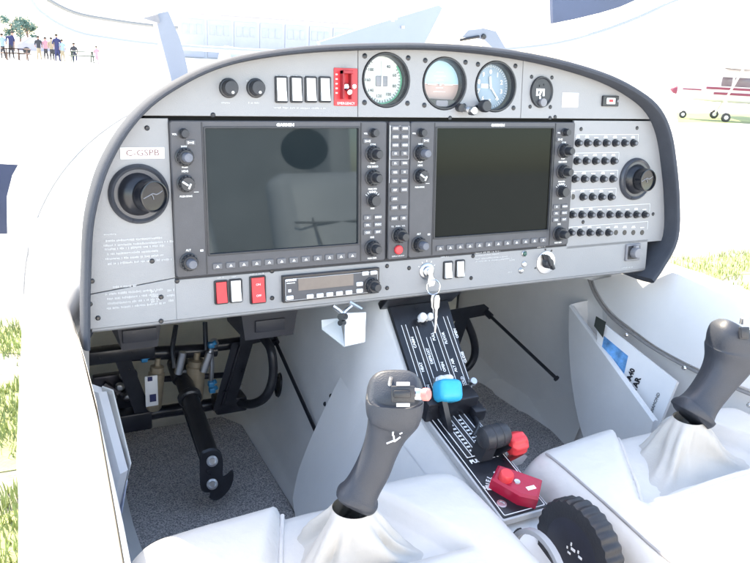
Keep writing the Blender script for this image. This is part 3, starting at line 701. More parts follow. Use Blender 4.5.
m = MB(); m.prism(vcut(up_, xl + .0004, xr - .0004), -.0035, 0, .0005, holes=[circ(*c, RG, 40) for c in (asi, att, alt)]); obj('upper_plate', m, PAINT, ip, local=True)
m = MB(); m.prism(vcut(up_, xr + .0004, None), -.0035, 0, .0005); obj('upper_plate', m, PAINT, ip, local=True)
lo = bound(FSM, .0025, True)
left = vcut(bound(lo, -.2, False), None, -.3185)
vl = pan(141, 193)
# slanted lower edge of the left plate follows the photo: v 206 at the rim, 197 at the display
left = clip(vcut(lo, None, -.3182), .11, -1, .1602)
m = MB(); m.prism(left, -.0035, 0, .0005); obj('left_plate', m, PAINT, ip, local=True)
bx0 = .0182 + .298 + .001
brk = vcut(clip(lo, -.0, -1, .2035), bx0, None)
PX_R = pan(663, 237)[0]
m = MB(); m.prism(brk, -.0035, 0, .0005); obj('breaker_plate', m, PAINT, ip, local=True)
strip = clip(clip(lo, 0, -1, .2505), 0, 1, -.1985)
strip = vcut(strip, None, pan(646, 262)[0])
# left of the display its top edge slants with the plate above it
stl = clip(vcut(clip(lo, 0, -1, .2505), None, -.3187), -.11, 1, -.1612)
m = MB(); m.prism(stl, -.0035, 0, .0005)
m.prism(vcut(strip, -.3186, None), -.0035, 0, .0005); obj('lower_strip', m, PAINT, ip, local=True)
# rolled bottom edge
xa, xb = FACE[1][0] + .004, pan(646, 262)[0]
m = MB(); m.rings([[(x, y, z) for y, z in ((-.2507, .0), (-.2535, -.001), (-.2565, -.006), (-.258, -.02), (-.2575, -.07), (-.254, -.07), (-.2507, -.004))] for x in (xa, xb)]); obj('bottom_edge', m, PAINT, ip, local=True)
# middle filler between the displays
m = MB(); m.box((0, -.1, -.002), (.66, .2, .003)); obj('display_bay', m, GAPM, ip, local=True)
# rim (glareshield lip)
def rim():
    m = MB(); pts = [Vector((*p, 0)) for p in FSM]; rings = []
    N = len(pts)
    for i, p in enumerate(pts):
        a, b = pts[max(i - 1, 0)], pts[min(i + 1, N - 1)]; d = (b - a).normalized(); nn = Vector((-d.y, d.x, 0))
        f = i / (N - 1); thick = .008 + .006 * max(0, min(1, (f - .55) / .3)); lip = .027 + .001 * max(0, min(1, (f - .5) / .3))
        k_ = thick
        prof = [(0, -.004), (0, lip - .004), (k_ * .15, lip - .001), (k_ * .45, lip), (k_ * .8, lip - .003), (k_, lip - .009), (k_ * 1.05, lip - .03), (k_ * .9, -.02), (k_ * .4, -.05), (-.015, -.12), (-.03, -.12)]
        rings.append([p + nn * o + Vector((0, 0, z)) for o, z in prof])
    m.rings(rings); return obj('padded_rim', m, RIM, ip, local=True)
rim()
# screws on the plates
SCR = {}
def screw(x, y, r=.0032):
    if r not in SCR:
        m = MB(); m.lathe([(0, .0012), (r * .6, .0014), (r, .0006), (r, 0)], I4, 10); o = SCR[r] = obj('screw', m, SATIN, ip, local=True)
    else: o = SCR[r].copy(); COL.objects.link(o)
    o.location = (x, y, 0)
for p in ((147, 128), (152, 261), (92, 281), (177, 281), (90, 304), (161, 297), (161, 321), (98, 318), (550, 118), (555, 117), (581, 129), (637, 128), (583, 222), (653, 214), (473, 256), (471, 278), (272, 271), (272, 298), (409, 268), (387, 266), (387, 288), (213, 115.0), (450, 118)):
    screw(*pan(*p))
for c in (asi, att, alt):
    for sx in (-1, 1):
        for sy in (-1, 1): screw(c[0] + sx * .0335, c[1] + sy * .0305, .0036)
for sx in (-1, 1):
    for sy in (-1, 1): screw(gau[0] + sx * .0195, gau[1] + sy * .022, .003)
# print: registration plate, placards
m = MB(); c = pan(142.5, 153); m.box((*c, .0004), (.052, .0135, .0008), M=I4); rp = obj('registration_plate', m, WHITE, ip, local=True)
m = MB(); m.text('C-GSPB', .0105, T(c[0], c[1], .001), bold=.0, sx=1.15); obj('lettering', m, mat('faded red print', (.2, .1, .1), .6, var=(200, .2)), rp, local=True)
rnd = random.Random(3)
m = MB()
for (px, py, w_, h_, n) in ((103, 233, .018, .004, 1), (103, 239, .085, .011, 2), (104, 247, .082, .024, 4), (111, 285, .04, .006, 1), (105, 292, .085, .024, 4), (166, 288, .012, .02, 3), (150, 289, .01, .02, 3)):
    x, y = pan(px, py); m = MB(); bars(m, x, y, w_, h_, n, .0004, rnd); obj('lettering', m, MARKG, ip, local=True)
for (px, py, w_, n) in ((219, 79, .02, 1), (246, 79, .02, 1), (219, 101, .02, 1), (246, 101, .02, 1), (272, 106, .09, 1), (274, 74, .08, 1), (216, 276.5, .012, 1), (230, 275.5, .012, 1), (249, 273, .02, 1), (474, 252, .06, 2), (474, 258, .07, 2), (496, 256, .03, 2), (440, 256, .02, 1), (509, 259, .012, 1), (507, 271, .012, 1), (537, 246, .018, 1), (621, 267, .03, 1)):
    x, y = pan(px, py); m = MB(); bars(m, x, y, w_, .004 * n, n, .0004, rnd); obj('lettering', m, MARKG, ip, local=True)
m = MB(); c = pan(570, 100); m.box((*c, .0004), (.032, .022, .0008)); obj('placard', m, WHITE, ip, local=True)

# ---- gauges
def ring_prof(mb, r0, r1, z0, z1, x, y, n=40): mb.lathe([(r0, z0), (r0, z1), ((r0 + r1) / 2, z1 + .0006), (r1, z1), (r1, z0)], T(x, y), n)
def gauge(name, c, label, kind):
    t = pthing(name, label, 'gauge', c[0], c[1], 'round gauges along the top of the panel')
    m = MB(); r = RG - .0006
    m.lathe([(r - .0045, -.022), (r - .0035, -.001), (r - .0025, .0012), (r - .0006, .0012), (r, 0), (r, -.024)], I4, 48); obj('case', m, BLACK, t, local=True)
    face = dict(asi=TEAL, att=SKYF, alt=BLUEFACE)[kind]
    m = MB(); m.lathe([(0, -.0155), (r - .003, -.0155), (r - .003, -.022)], I4, 48); obj('dial', m, face, t, local=True)
    z = -.0148
    m = MB(); md = MB()
    if kind == 'asi':
        for k in range(40):
            a = R(90 - k * 8.4); L = .005 if k % 4 == 0 else .003
            (md if 6 < k else m).box((.0, 0, 0), (L, .0007, .0004), M=Matrix.Rotation(a, 4, 'Z').__matmul__(T(.0285, 0, z)) if False else T(0, 0, z) @ Matrix.Rotation(a, 4, 'Z') @ T(.0285, 0, 0))
        for k, s in enumerate(('40', '60', '80', '100', '120', '140', '160', '180')):
            a = R(60 - k * 40); md.text(s, .0062, T(.0215 * math.cos(a), .0215 * math.sin(a), z))
        obj('dial_marks', md, SATIN, t, local=True)
        m.free = None
        m2 = MB(); m2.box((0, -.001, z), (.018, .014, .0005), .001); obj('dial_window', m2, GREY, t, local=True)
        m3 = MB(); m3.rings([[(.001, -.008, z + .001), (-.001, -.008, z + .001), (-.0006, .026, z + .001), (.0006, .026, z + .001)], [(.001, -.008, z + .0016), (-.001, -.008, z + .0016), (-.0006, .026, z + .0016), (.0006, .026, z + .0016)]]); obj('needle', m3, WHITE, t, local=True)
        mg = MB(); mg.tube([(.031 * math.cos(a), .031 * math.sin(a), z) for a in [R(40 - k * 4) for k in range(36)]], .0011, 4); obj('green_arc', mg, mat('green arc', (.1, .42, .25), .5, var=(60, .1)), t, local=True)
    elif kind == 'att':
        me = MB(); me.prism([(math.cos(R(a)) * .0335, math.sin(R(a)) * .0335) for a in range(180, 361, 6)], -.0155, z - .0002); obj('earth_disc', me, EARTH, t, local=True)
        m.box((0, .0, z), (.062, .0007, .0004))
        for k, wd in ((1, .012), (2, .02), (-1, .012), (-2, .02), (3, .012)): m.box((0, k * .0055, z), (wd, .0006, .0004))
        m.box((-.014, -.001, z + .002), (.014, .0016, .001)); m.box((.014, -.001, z + .002), (.014, .0016, .001)); m.box((0, -.001, z + .002), (.003, .003, .001))
        obj('dial_marks', m, MARK, t, local=True)
        mc = MB(); mc.prism([(math.cos(R(a)) * .0342, math.sin(R(a)) * .0342) for a in range(218, 323, 5)], -.0155, -.004, .0006); cv = obj('lower_cover', mc, BLACK, t, local=True)
        mp = MB(); mp.prism(rrect(-.002, -.0275, .02, .0085, .002), -.004, -.0034); obj('cover_label', mp, GREY, cv, local=True)
        mk = MB(); mk.cyl((.030, -.034, 0), (.033, -.036, .012), .0045); mk.lathe([(.0055, 0), (.0065, .002), (.0065, .01), (.005, .012), (0, .012)], T(.0375, -.0375, .010), 16); obj('adjust_knob', mk, METAL, t, local=True)
        mk = MB(); mk.cyl((.024, -.033, 0), (.024, -.034, .010), .006); obj('cage_knob', mk, KNOB, t, local=True)
    else:
        for k in range(50):
            a = R(90 - k * 7.2); L = .005 if k % 5 == 0 else .0028
            m.box((0, 0, 0), (L, .0007, .0004), M=T(0, 0, z) @ Matrix.Rotation(a, 4, 'Z') @ T(.0295, 0, 0))
        for k in range(10):
            a = R(90 - k * 36); m.text(str(k), .009, T(.0215 * math.cos(a), .0215 * math.sin(a), z), bold=.0003)
        m.box((-.010, .001, z), (.013, .006, .0004)); obj('dial_marks', m, MARK, t, local=True)
        for a, L, wd in ((-52, .027, .0022), (95, .018, .0034)):
            mn = MB(); mn.box((L / 2 - .003, 0, 0), (L, wd, .0008), .0003, M=T(0, 0, z + .0015) @ Matrix.Rotation(R(a), 4, 'Z')); obj('needle', mn, WHITE, t, local=True)
        mk = MB(); mk.lathe([(.004, 0), (.004, .006), (.0085, .007), (.009, .009), (.009, .017), (.0075, .019), (0, .019)], T(-.0275, -.0285, 0), 20); obj('setting_knob', mk, KNOB, t, local=True)
    m = MB(); m.lathe([(0, -.0035), (r - .0036, -.0035)], I4, 40); obj('cover_glass', m, GLASS, t, local=True)
gauge('airspeed_gauge', asi, 'pale airspeed gauge with a grey window, next to the red guarded switch', 'asi')
gauge('attitude_gauge', att, 'attitude gauge with blue sky and brown earth, dark cover at its foot', 'att')
gauge('altimeter', alt, 'blue-faced altimeter with white numerals and a black setting knob', 'alt')
def small_gauge():
    t = pthing('small_gauge', 'small dark round gauge with a white readout right of the altimeter', 'gauge', *gau, 'round gauges along the top of the panel')
    m = MB(); m.lathe([(0, .002), (.0175, .002), (.019, .004), (.0205, .004), (.0212, 0)], I4, 36, sy=1.12); obj('case', m, KNOB, t, local=True)
    m = MB(); m.text('171', .0125, T(-.003, -.001, .0024), bold=.0012); m.box((-.003, -.0085, .0024), (.003, .004, .0004)); obj('readout', m, MARK, t, local=True)
    m = MB(); m.lathe([(.0062, .002), (.006, .007), (0, .0075)], T(.001, -.0155, 0), 18); obj('push_knob', m, GREY, t, local=True)
    m = MB()
    for x, y in ((-.004, .009), (.004, .011)): m.cyl((x, y, .002), (x, y, .003), .0016)
    obj('lamp', m, SATIN, t, local=True)
small_gauge()
# ---- dimmer knobs and switches of the upper plate
for px, lab in ((228.5, 'black dimmer dial with a white dot, at the left end of the upper plate'), (255.5, 'black dimmer dial with a white dot, beside the row of four white switches')):
    c = pan(px, 88); t = pthing('dimmer_dial', lab, 'dial', *c, 'dimmer dials')
    m = MB(); m.lathe([(.0122, 0), (.0122, .002), (.0115, .003), (.0098, .0035), (.0092, .012), (.0082, .0135), (0, .0138)], I4, 28); obj('dial_knob', m, KNOB, t, local=True)
    m = MB()
    m.lathe([(0, .0004), (.0018, .0004), (.0018, 0)], T(.0015, -.0055, .0137), 10); obj('pointer_dot', m, MARK, t, local=True)
def rocker(px, py, w_, h_, m_, label, group, lettering=None):
    c = pan(px, py); t = pthing('rocker_switch', label, 'switch', *c, group)
    m = MB(); m.prism(rrect(0, 0, w_, h_, .0022), 0, .003, .0007, holes=[rrect(0, 0, w_ - .0042, h_ - .0042, .0012)]); obj('bezel', m, BLACK, t, local=True)
    m = MB(); a, b = (w_ - .0048) / 2, (h_ - .0048) / 2
    m.rings([[(x, y, z) for y, z in ((-b, .0), (-b, .0062), (0, .0035), (b, .0028), (b, 0))] for x in (-a, a)]); p = obj('rocker', m, m_, t, local=True)
    if lettering:
        m = MB()
        for k, s in enumerate(lettering): m.text(s, .0042, frame((0, b * (.45 - .9 * k), .0038 + (.0002 if k == 0 else .0017)), (1, 0, 0), (0, 1, -.04 if k == 0 else -.2)))
        obj('lettering', m, MARK, p, local=True)
for k, px in enumerate((281, 296, 310.5, 324.5)):
    rocker(px, 89.5, .0172, .0335, WHITE, ('white rocker switch in a black frame, first of four beside the dimmer dials', 'white rocker switch in a black frame, second of four from the dimmer dials', 'white rocker switch in a black frame, third of four from the dimmer dials', 'white rocker switch in a black frame, nearest to the red guarded switch')[k], 'white switches on the upper plate')
rocker(221, 292, .0185, .032, RED, 'narrow red rocker switch at the left end of the lower strip', 'switches on the lower strip')
rocker(235.5, 290.5, .0178, .032, WHITE, 'white rocker switch between the two red switches', 'switches on the lower strip')
rocker(257.5, 289.5, .0225, .038, RED, 'wide red rocker switch with faint lettering beside the transponder', 'switches on the lower strip', ('ON', 'OFF'))
rocker(447.5, 270, .0165, .0275, WHITE, 'white rocker switch next to the ignition lock', 'switches on the lower strip')
rocker(459.5, 268.5, .0165, .0275, WHITE, 'white rocker switch second from the ignition lock', 'switches on the lower strip')
def guard():
    c = pan(345.5, 87); t = pthing('guarded_switch', 'red guarded emergency switch with silver toggle at top of the panel', 'switch', *c)
    m = MB(); m.prism(rrect(0, 0, .0345, .049, .001), 0, .0016, .0004); b = obj('base_plate', m, RED, t, local=True)
    m = MB(); m.text('EMERGENCY', .0048, T(0, -.0215, .0018), sx=.95); 
    for k in range(5): m.box((-.0138, .016 - k * .006, .0018), (.003, .0018, .0003))
    obj('lettering', m, MARK, b, local=True)
    m = MB(); 
    for x in (-.0085, .0035): m.prism([(x, -.016), (x + .0022, -.016), (x + .0022, .021), (x, .021)], .0016, .011, .0005)
    m.prism([(-.0085, .017), (.0057, .017), (.0057, .021), (-.0085, .021)], .0016, .013, .0005); obj('guard', m, mat('dark red guard', (.32, .02, .03), .4, var=(60, .1)), t, local=True)
    m = MB(); m.cyl((-.0015, -.001, .001), (-.0015, -.007, .017), .0024, .0034); m.lathe([(.0058, 0), (.0058, .003), (.004, .005)], T(-.0015, 0, .0016), 6); obj('toggle', m, CHROME, t, local=True)
    m = MB(); m.lathe([(.003, 0), (.003, .002), (0, .0025)], T(.0115, .001, .0016), 12); obj('lead_seal', m, CHROME, t, local=True)
guard()
def elt():
    c = pan(609.5, 101); t = pthing('remote_switch', 'black rectangular switch box with red and white legend at right of the upper plate', 'switch', *c)
    m = MB(); m.prism(rrect(0, 0, .0335, .0165, .0012), 0, .004, .0008); obj('housing', m, BLACK, t, local=True)
    m = MB(); m.prism(rrect(-.001, 0, .018, .0095, .001), .004, .0048); k = obj('legend', m, WHITE, t, local=True)
    m = MB(); m.box((-.001, .0003, .0052), (.008, .004, .001), .0003); obj('rocker', m, RED, t, local=True)
    m = MB(); m.cyl((.0125, 0, .004), (.0125, 0, .007), .0022); obj('test_button', m, GREY, t, local=True)
elt()

# ---- displays
DW, DH, DZ = .298, .195, .0048
def knob(mb, x, y, r, h, z=DZ, inner=None):
    n = 28
    prof = [(r * 1.22, z), (r * 1.22, z + .0012), (r, z + .002), (r * .97, z + h * .8), (r * .88, z + h), (0, z + h)]
    mb.lathe(prof, T(x, y), n)
    for k in range(14):
        a = 2 * math.pi * k / 14; mb.box((0, 0, 0), (r * .12, r * .16, h * .6), M=T(x + r * math.cos(a), y + r * math.sin(a), z + h * .5) @ Matrix.Rotation(a, 4, 'Z'))
def display(name, x0, label, glass, sub):
    t = pthing(name, label, 'display', x0, 0, 'large flat displays', 0)
    P = lambda u, v: (u, -v)
    sx, sy, sw, sh = .0435, .0095, .211, .158
    hole = rrect(sx + sw / 2, -(sy + sh / 2), sw, sh, .0015)
    m = MB(); m.prism(rrect(DW / 2, -DH / 2, DW, DH, .004), 0, DZ, .0012, holes=[hole])
    bz = obj('bezel', m, BEZEL, t, local=True)
    # raised edges that divide the key columns from the screen
    m = MB()
    for x in (.0395, .2585): m.box((x, -DH / 2, DZ + .0003), (.0012, DH - .004, .001))
    m.prism(rrect(sx + sw / 2, -(sy + sh / 2), sw + .005, sh + .005, .002), DZ - .001, DZ + .001, .0004, holes=[hole]); obj('bezel_edge', m, KNOB, bz, local=True)
    m = MB(); m.box((sx + sw / 2, -(sy + sh / 2), DZ - .0035), (sw, sh, .002)); obj('screen', m, glass, t, local=True)
    m = MB(); m.text('GARMIN', .0055, T(.149, -.0052, DZ + .0002), bold=.00035, sx=1.15); tx = []
    def lab(s, u, v, sz=.0036): m.text(s, sz, T(u, -v, DZ + .0002), bold=.00012)
    lu, ru = .0165, .2765
    for u, names in ((lu, ('NAV', 'HDG')), (ru, ('COM', 'CRS BARO'))):
        lab(names[0], u, .0315); lab(names[1], u, .0615); lab('PUSH', u, .0565, .003); lab('EMERG' if u > .1 else 'PUSH 1-2', u, .0525, .0028)
        lab('VOL', u - .011, .0165, .003); lab('PUSH SYNC' if u < .1 else 'PUSH STD', u, .0925, .003)
    lab('ALT', lu, .1605); lab('RANGE', ru, .0965, .0034); lab('PAN', ru, .1195, .003); lab('FMS', ru, .1605); lab('PUSH CRSR', ru, .1905, .0028)
    m.box((lu + .013, -.0875, DZ + .0002), (.006, .0006, .0003), M=I4); m.box((lu + .017, -.162, DZ + .0002), (.004, .0025, .0003))
    for k in range(7): m.box((0, 0, 0), (.0035, .0007, .0003), M=T(ru, -.108, DZ + .0002) @ Matrix.Rotation(R(40 + k * 17), 4, 'Z') @ T(.0118, 0, 0))
    # softkeys with white triangles
    kk = []
    for i in range(12):
        u = sx + .0095 + i * (sw - .019) / 11; v = .184
        mk = MB(); mk.prism(rrect(u, -v, .0125, .0078, .001), DZ - .0005, DZ + .0018, .0006); obj('soft_key', mk, KEY, t, local=True)
        m.prism([(u - .0022, -v - .0016), (u + .0022, -v - .0016), (u, -v + .0018)], DZ + .0018, DZ + .0022)
    for u, v, s in ((lu + .008, .0265, 'ID'), (ru - .009, .0265, 'ID')):
        mk = MB(); mk.prism(rrect(u, -v, .012, .0065, .001), DZ - .0005, DZ + .0018, .0006); obj('transfer_key', mk, KEY, t, local=True)
        m.box((u, -v, DZ + .0021), (.007, .0012, .0003)); m.box((u - .003, -v, DZ + .0021), (.0015, .003, .0003)); m.box((u + .003, -v, DZ + .0021), (.0015, .003, .0003))
    for j, row in enumerate((('D', 'MENU'), ('FPL', 'PROC'), ('CLR', 'ENT'))):
        for i, s in enumerate(row):
            u = .2685 + i * .0165; v = .132 + j * .0105
            mk = MB(); mk.prism(rrect(u, -v, .0118, .0068, .001), DZ - .0005, DZ + .0018, .0006); obj('menu_key', mk, KEY, t, local=True)
            m.text(s, .0036, T(u, -v, DZ + .002), bold=.0001)
    if sub: pass
    obj('lettering', m, MARK, t, local=True)
    for u in (lu, ru):
        mk = MB(); knob(mk, u, -.0155, .0052, .011); obj('knob', mk, KNOB, t, local=True)
        for v in (.044, ) + ((.0765,) if u > .1 else ()) + (.1755,):
            mk = MB(); knob(mk, u, -v, .0098, .011); k_ = obj('knob', mk, KNOB, t, local=True)
            mk = MB(); mk.lathe([(.0062, DZ + .011), (.006, DZ + .020), (.005, DZ + .022), (0, DZ + .022)], T(u, -v), 20); obj('inner_knob', mk, KNOBL if u < .1 else KNOB, k_, local=True)
    mk = MB(); knob(mk, lu, -.0765, .0092, .013); k_ = obj('knob', mk, KNOB, t, local=True)
    mk = MB(); mk.box((0, 0, 0), (.0022, .0085, .0022), .0004, M=T(lu - .0035, -.0755, DZ + .0135) @ Matrix.Rotation(R(55), 4, 'Z')); mk.box((0, 0, 0), (.0022, .007, .0022), .0004, M=T(lu + .002, -.079, DZ + .0135) @ Matrix.Rotation(R(-25), 4, 'Z')); obj('pointer', mk, MARK, k_, local=True)
    mk = MB(); knob(mk, ru, -.108, .0078, .013); k_ = obj('range_knob', mk, KNOB, t, local=True)
    return t
display('flight_display', -.3178, 'large dark flight display in front of the left seat, seats mirrored in it', SCREEN1, 0)
mfd = display('flight_display', .0182, 'large dark flight display beside the rows of circuit breakers', SCREEN2, 1)
# the violet reflection on the second screen is not drawn
# audio panel
def audio():
    t = pthing('audio_panel', 'narrow charcoal audio panel of small keys between the two displays', 'audio panel', 0, 0)
    m = MB(); m.prism(rrect(.0008, -DH / 2, .0335, DH, .003), 0, DZ, .0012); obj('bezel', m, BEZEL, t, local=True)
    mp = MB(); mp.box((-.0158 + .0008, -.045, DZ + .0001), (.0004, .08, .0003)); 
    rows = [.0095 + k * .0115 for k in range(4)] + [.0575 + k * .0125 for k in range(6)] + [.1355]
    for k, v in enumerate(rows):
        for i in (0, 1):
            if k == 8 and i == 1: continue
            u = -.0068 + i * .0152
            mk = MB(); mk.prism(rrect(u, -v, .0118, .0072, .001), DZ - .0005, DZ + .0018, .0006); obj('audio_key', mk, KEY, t, local=True)
            mp.text((('COM1', 'COM1'), ('COM2', 'COM2'), ('COM3', 'COM3'), ('1/2', 'TEL'), ('PA', 'SPKR'), ('MKR', 'HI'), ('DME', 'NAV1'), ('ADF', 'NAV2'), ('AUX', ''), ('MAN', 'PLAY'), ('PILOT', 'CO'))[k][i], .0036, T(u, -v, DZ + .002), bold=.0002, sx=.8)
    mp.prism(rrect(.0008, -.0292, .0305, .0462, .001), DZ, DZ + .0003, holes=[rrect(.0008, -.0292, .0299, .0456, .0008)])
    for u in (-.009, 0, .009): mp.text('PUSH' if u == 0 else 'SQ' if u < 0 else 'VOL', .003, T(u, -.147, DZ + .0002))
    mp.text('DISPLAY BACKUP', .0026, T(.0008, -.1905, DZ + .0002))
    obj('lettering', mp, MARK, t, local=True)
    mk = MB(); knob(mk, .0015, -.160, .0098, .011); k_ = obj('knob', mk, KNOB, t, local=True)
    mk = MB(); mk.lathe([(.0062, DZ + .011), (.006, DZ + .020), (.005, DZ + .022), (0, DZ + .022)], T(.0015, -.160), 20); obj('inner_knob', mk, KNOB, k_, local=True)
    mk = MB(); mk.lathe([(.0066, DZ - .001), (.0066, DZ + .003), (.0055, DZ + .0042), (0, DZ + .0045)], T(.0008, -.181), 20); obj('backup_button', mk, REDK, t, local=True)
audio()
# transponder
def transponder():
    c = pan(331, 284); t = pthing('transponder', 'dark radio unit with brown readout and white keys on the lower strip', 'radio', *c)
    W_, H_ = .147, .0375
    m = MB(); m.prism(rrect(0, 0, W_, H_, .0015), 0, .006, .001); obj('housing', m, SATIN, t, local=True)
    m = MB(); m.prism(rrect(-.0005, -.001, W_ - .006, H_ - .0065, .001), .006, .0075, .0005); obj('faceplate', m, BEZEL, t, local=True)
    m = MB(); m.box((-.0105, .0052, .0074), (.083, .0165, .0012)); obj('readout', m, LCD, t, local=True)
    z = .0075
    for x, y in [(-.035 + k * .0147, -.0125) for k in range(5)] + [(-.0645, -.0115), (.0405, -.0118), (.0405, -.002), (.0495, .0125), (.0625, .0125)]:
        m = MB(); m.prism(rrect(x, y, .0098, .0056, .001), z, z + .002, .0005); obj('key', m, WHITE, t, local=True)
    m = MB(); m.text('GARMIN', .004, T(-.0625, .0125, z + .0002), bold=.0003); m.box((-.0625, .0085, z + .0002), (.012, .001, .0003)); m.box((-.0645, -.002, z + .0002), (.004, .004, .0003)); m.prism(rrect(-.0005, -.001, W_ - .007, H_ - .0075, .001), z, z + .0003, holes=[rrect(-.0005, -.001, W_ - .0076, H_ - .0081, .001)]); obj('lettering', m, MARK, t, local=True)
    m = MB(); knob(m, .0595, -.0055, .0098, .011, z); k_ = obj('knob', m, KNOB, t, local=True)
    m = MB(); m.lathe([(.0062, z + .011), (.006, z + .020), (.005, z + .022), (0, z + .022)], T(.0595, -.0055), 20); obj('inner_knob', m, KNOB, k_, local=True)
transponder()
# eyeball vents
def vent(px, py, r, tilt, label):
    c = pan(px, py); t = pthing('air_vent', label, 'air vent', *c, 'eyeball air vents')
    m = MB(); m.lathe([(r * .80, 0), (r * .82, .004), (r * .9, .006), (r * .98, .0035), (r, 0)], I4, 48); m.lathe([(r * .82, .004), (r * .78, .001), (r * .70, -.003)], I4, 48); obj('flange', m, mat('vent flange satin', (.05, .054, .066), .3, var=(60, .12)), t, local=True)
    Mv = T(0, 0, -.004) @ Matrix.Rotation(R(tilt[0]), 4, 'Y') @ Matrix.Rotation(R(tilt[1]), 4, 'X')
    rb = r * .76
    m = MB(); m.lathe([(rb, 0)] + [(rb * math.cos(R(a)), rb * .8 * math.sin(R(a))) for a in range(8, 57, 8)], Mv, 48); obj('ball', m, SATIN, t, local=True)
    rn = r * .53; h = rb * .6
    m = MB(); m.lathe([(rn, h - .004), (rn * 1.02, h + .006), (rn * .98, h + .012), (rn, h + .0145), (rn * .97, h + .0165), (rn * .9, h + .0168), (rn * .87, h + .0135), (0, h + .012)], Mv, 40); nz = obj('nozzle', m, mat('vent nozzle gloss', (.008, .009, .013), .2, var=(60, .2)), t, local=True)
    m = MB(); m.tube([Mv @ Vector((x * rn, y * rn, h + .0128)) for x, y in ((-.7, -.1), (-.3, .05), (0, .16), (.3, .1), (.72, .3))], .0007, 6, sm=4); m.tube([Mv @ Vector((x * rn, y * rn, h + .0128)) for x, y in ((-.1, .12), (.0, -.02), (.05, -.2))], .0006, 6, sm=4); obj('painted_reflection', m, GREY, nz, local=True)  # pale squiggle laid on the glossy nozzle face as a painted reflection
vent(139, 194, .0365, (24, 2), 'black eyeball air vent under the registration plate')
vent(635, 179, .0355, (3, 0), 'black eyeball air vent beside the circuit breakers')
# circuit breakers
cbp = pthing('circuit_breaker_panel', 'grid of black push-pull circuit breakers on the grey right-hand plate', 'circuit breakers', *pan(600, 190))
off = pan(600, 190)
rowsB = [(143, (579.5, 588.7, 598, 607.3, 616.6, 625.8, 634.6), 0), (161, (578, 587.3, 596.6, 605.9, 615), 0), (179, (576, 585.5, 595, 604.5, 613.8), 0), (197, (574.5, 584, 593.4, 602.8, 612.2), 0), (214.8, (573.5, 582.9, 592.2, 601.5, 610.9, 620, 629, 637.6, 646), 0), (232.8, (572, 581.5, 591, 600.3, 609.6, 617.6, 626.3, 635, 643.8), 4)]
coll = None
def cbm():
    m = MB(); m.lathe([(.0064, 0), (.0064, .0018), (.0056, .003), (.0044, .0032)], I4, 16); a = m
    b = MB(); b.lathe([(.0042, .001), (.0042, .0078), (.0036, .0088), (0, .0089)], I4, 14); return a, b
pr_ = MB(); first = None; blank = None
for ri, (py, xs, nb) in enumerate(rowsB):
    for i, px in enumerate(xs):
        x, y = pan(px, py, .004); x -= off[0]; y -= off[1]
        isb = (nb and i >= len(xs) - nb) or (ri == 3 and i == 0)
        if not isb:
            if first is None:
                a, b = cbm(); c_ = obj('circuit_breaker', a, SATIN, cbp, local=True); bt = obj('push_button', b, KNOB, c_, local=True)
                q = MB(); q.lathe([(0, .0092), (.0021, .0092), (.0024, .0088)], I4, 10); tp = obj('rating_cap', q, KNOBL, bt if False else c_, local=True); first = (c_, bt, tp)
            else:
                c_ = first[0].copy(); COL.objects.link(c_)
                for ch in first[1:]: k = ch.copy(); COL.objects.link(k); k.parent = c_; k.location = ch.location
            c_.location = (x, y, 0)
        else:
            if blank is None: q = MB(); q.lathe([(.0045, .0004), (.0045, 0)], I4, 14); q.lathe([(0, .0005), (.0044, .0005)], I4, 14); blank = obj('blank_hole', q, SATIN, cbp, local=True); bb = blank
            else: bb = blank.copy(); COL.objects.link(bb)
            bb.location = (x, y, 0)
        pr_.box((x - .001, y + .0088, .0004), (.0085, .0013, .0003)); 
        if random.random() < .6: pr_.box((x - .001, y + .0108, .0004), (.0065, .0011, .0003))
    xa_, xb_ = pan(xs[0], py)[0] - off[0] - .007, pan(xs[-1], py)[0] - off[0] + .007; yy = pan(600, py)[1] - off[1] + .0135
    pr_.box(((xa_ + xb_) / 2, yy, .0004), (xb_ - xa_, .0005, .0003)); 
    for xx in (xa_, xb_): pr_.box((xx, yy - .007, .0004), (.0005, .014, .0003))
obj('lettering', pr_, MARK, cbp, local=True)
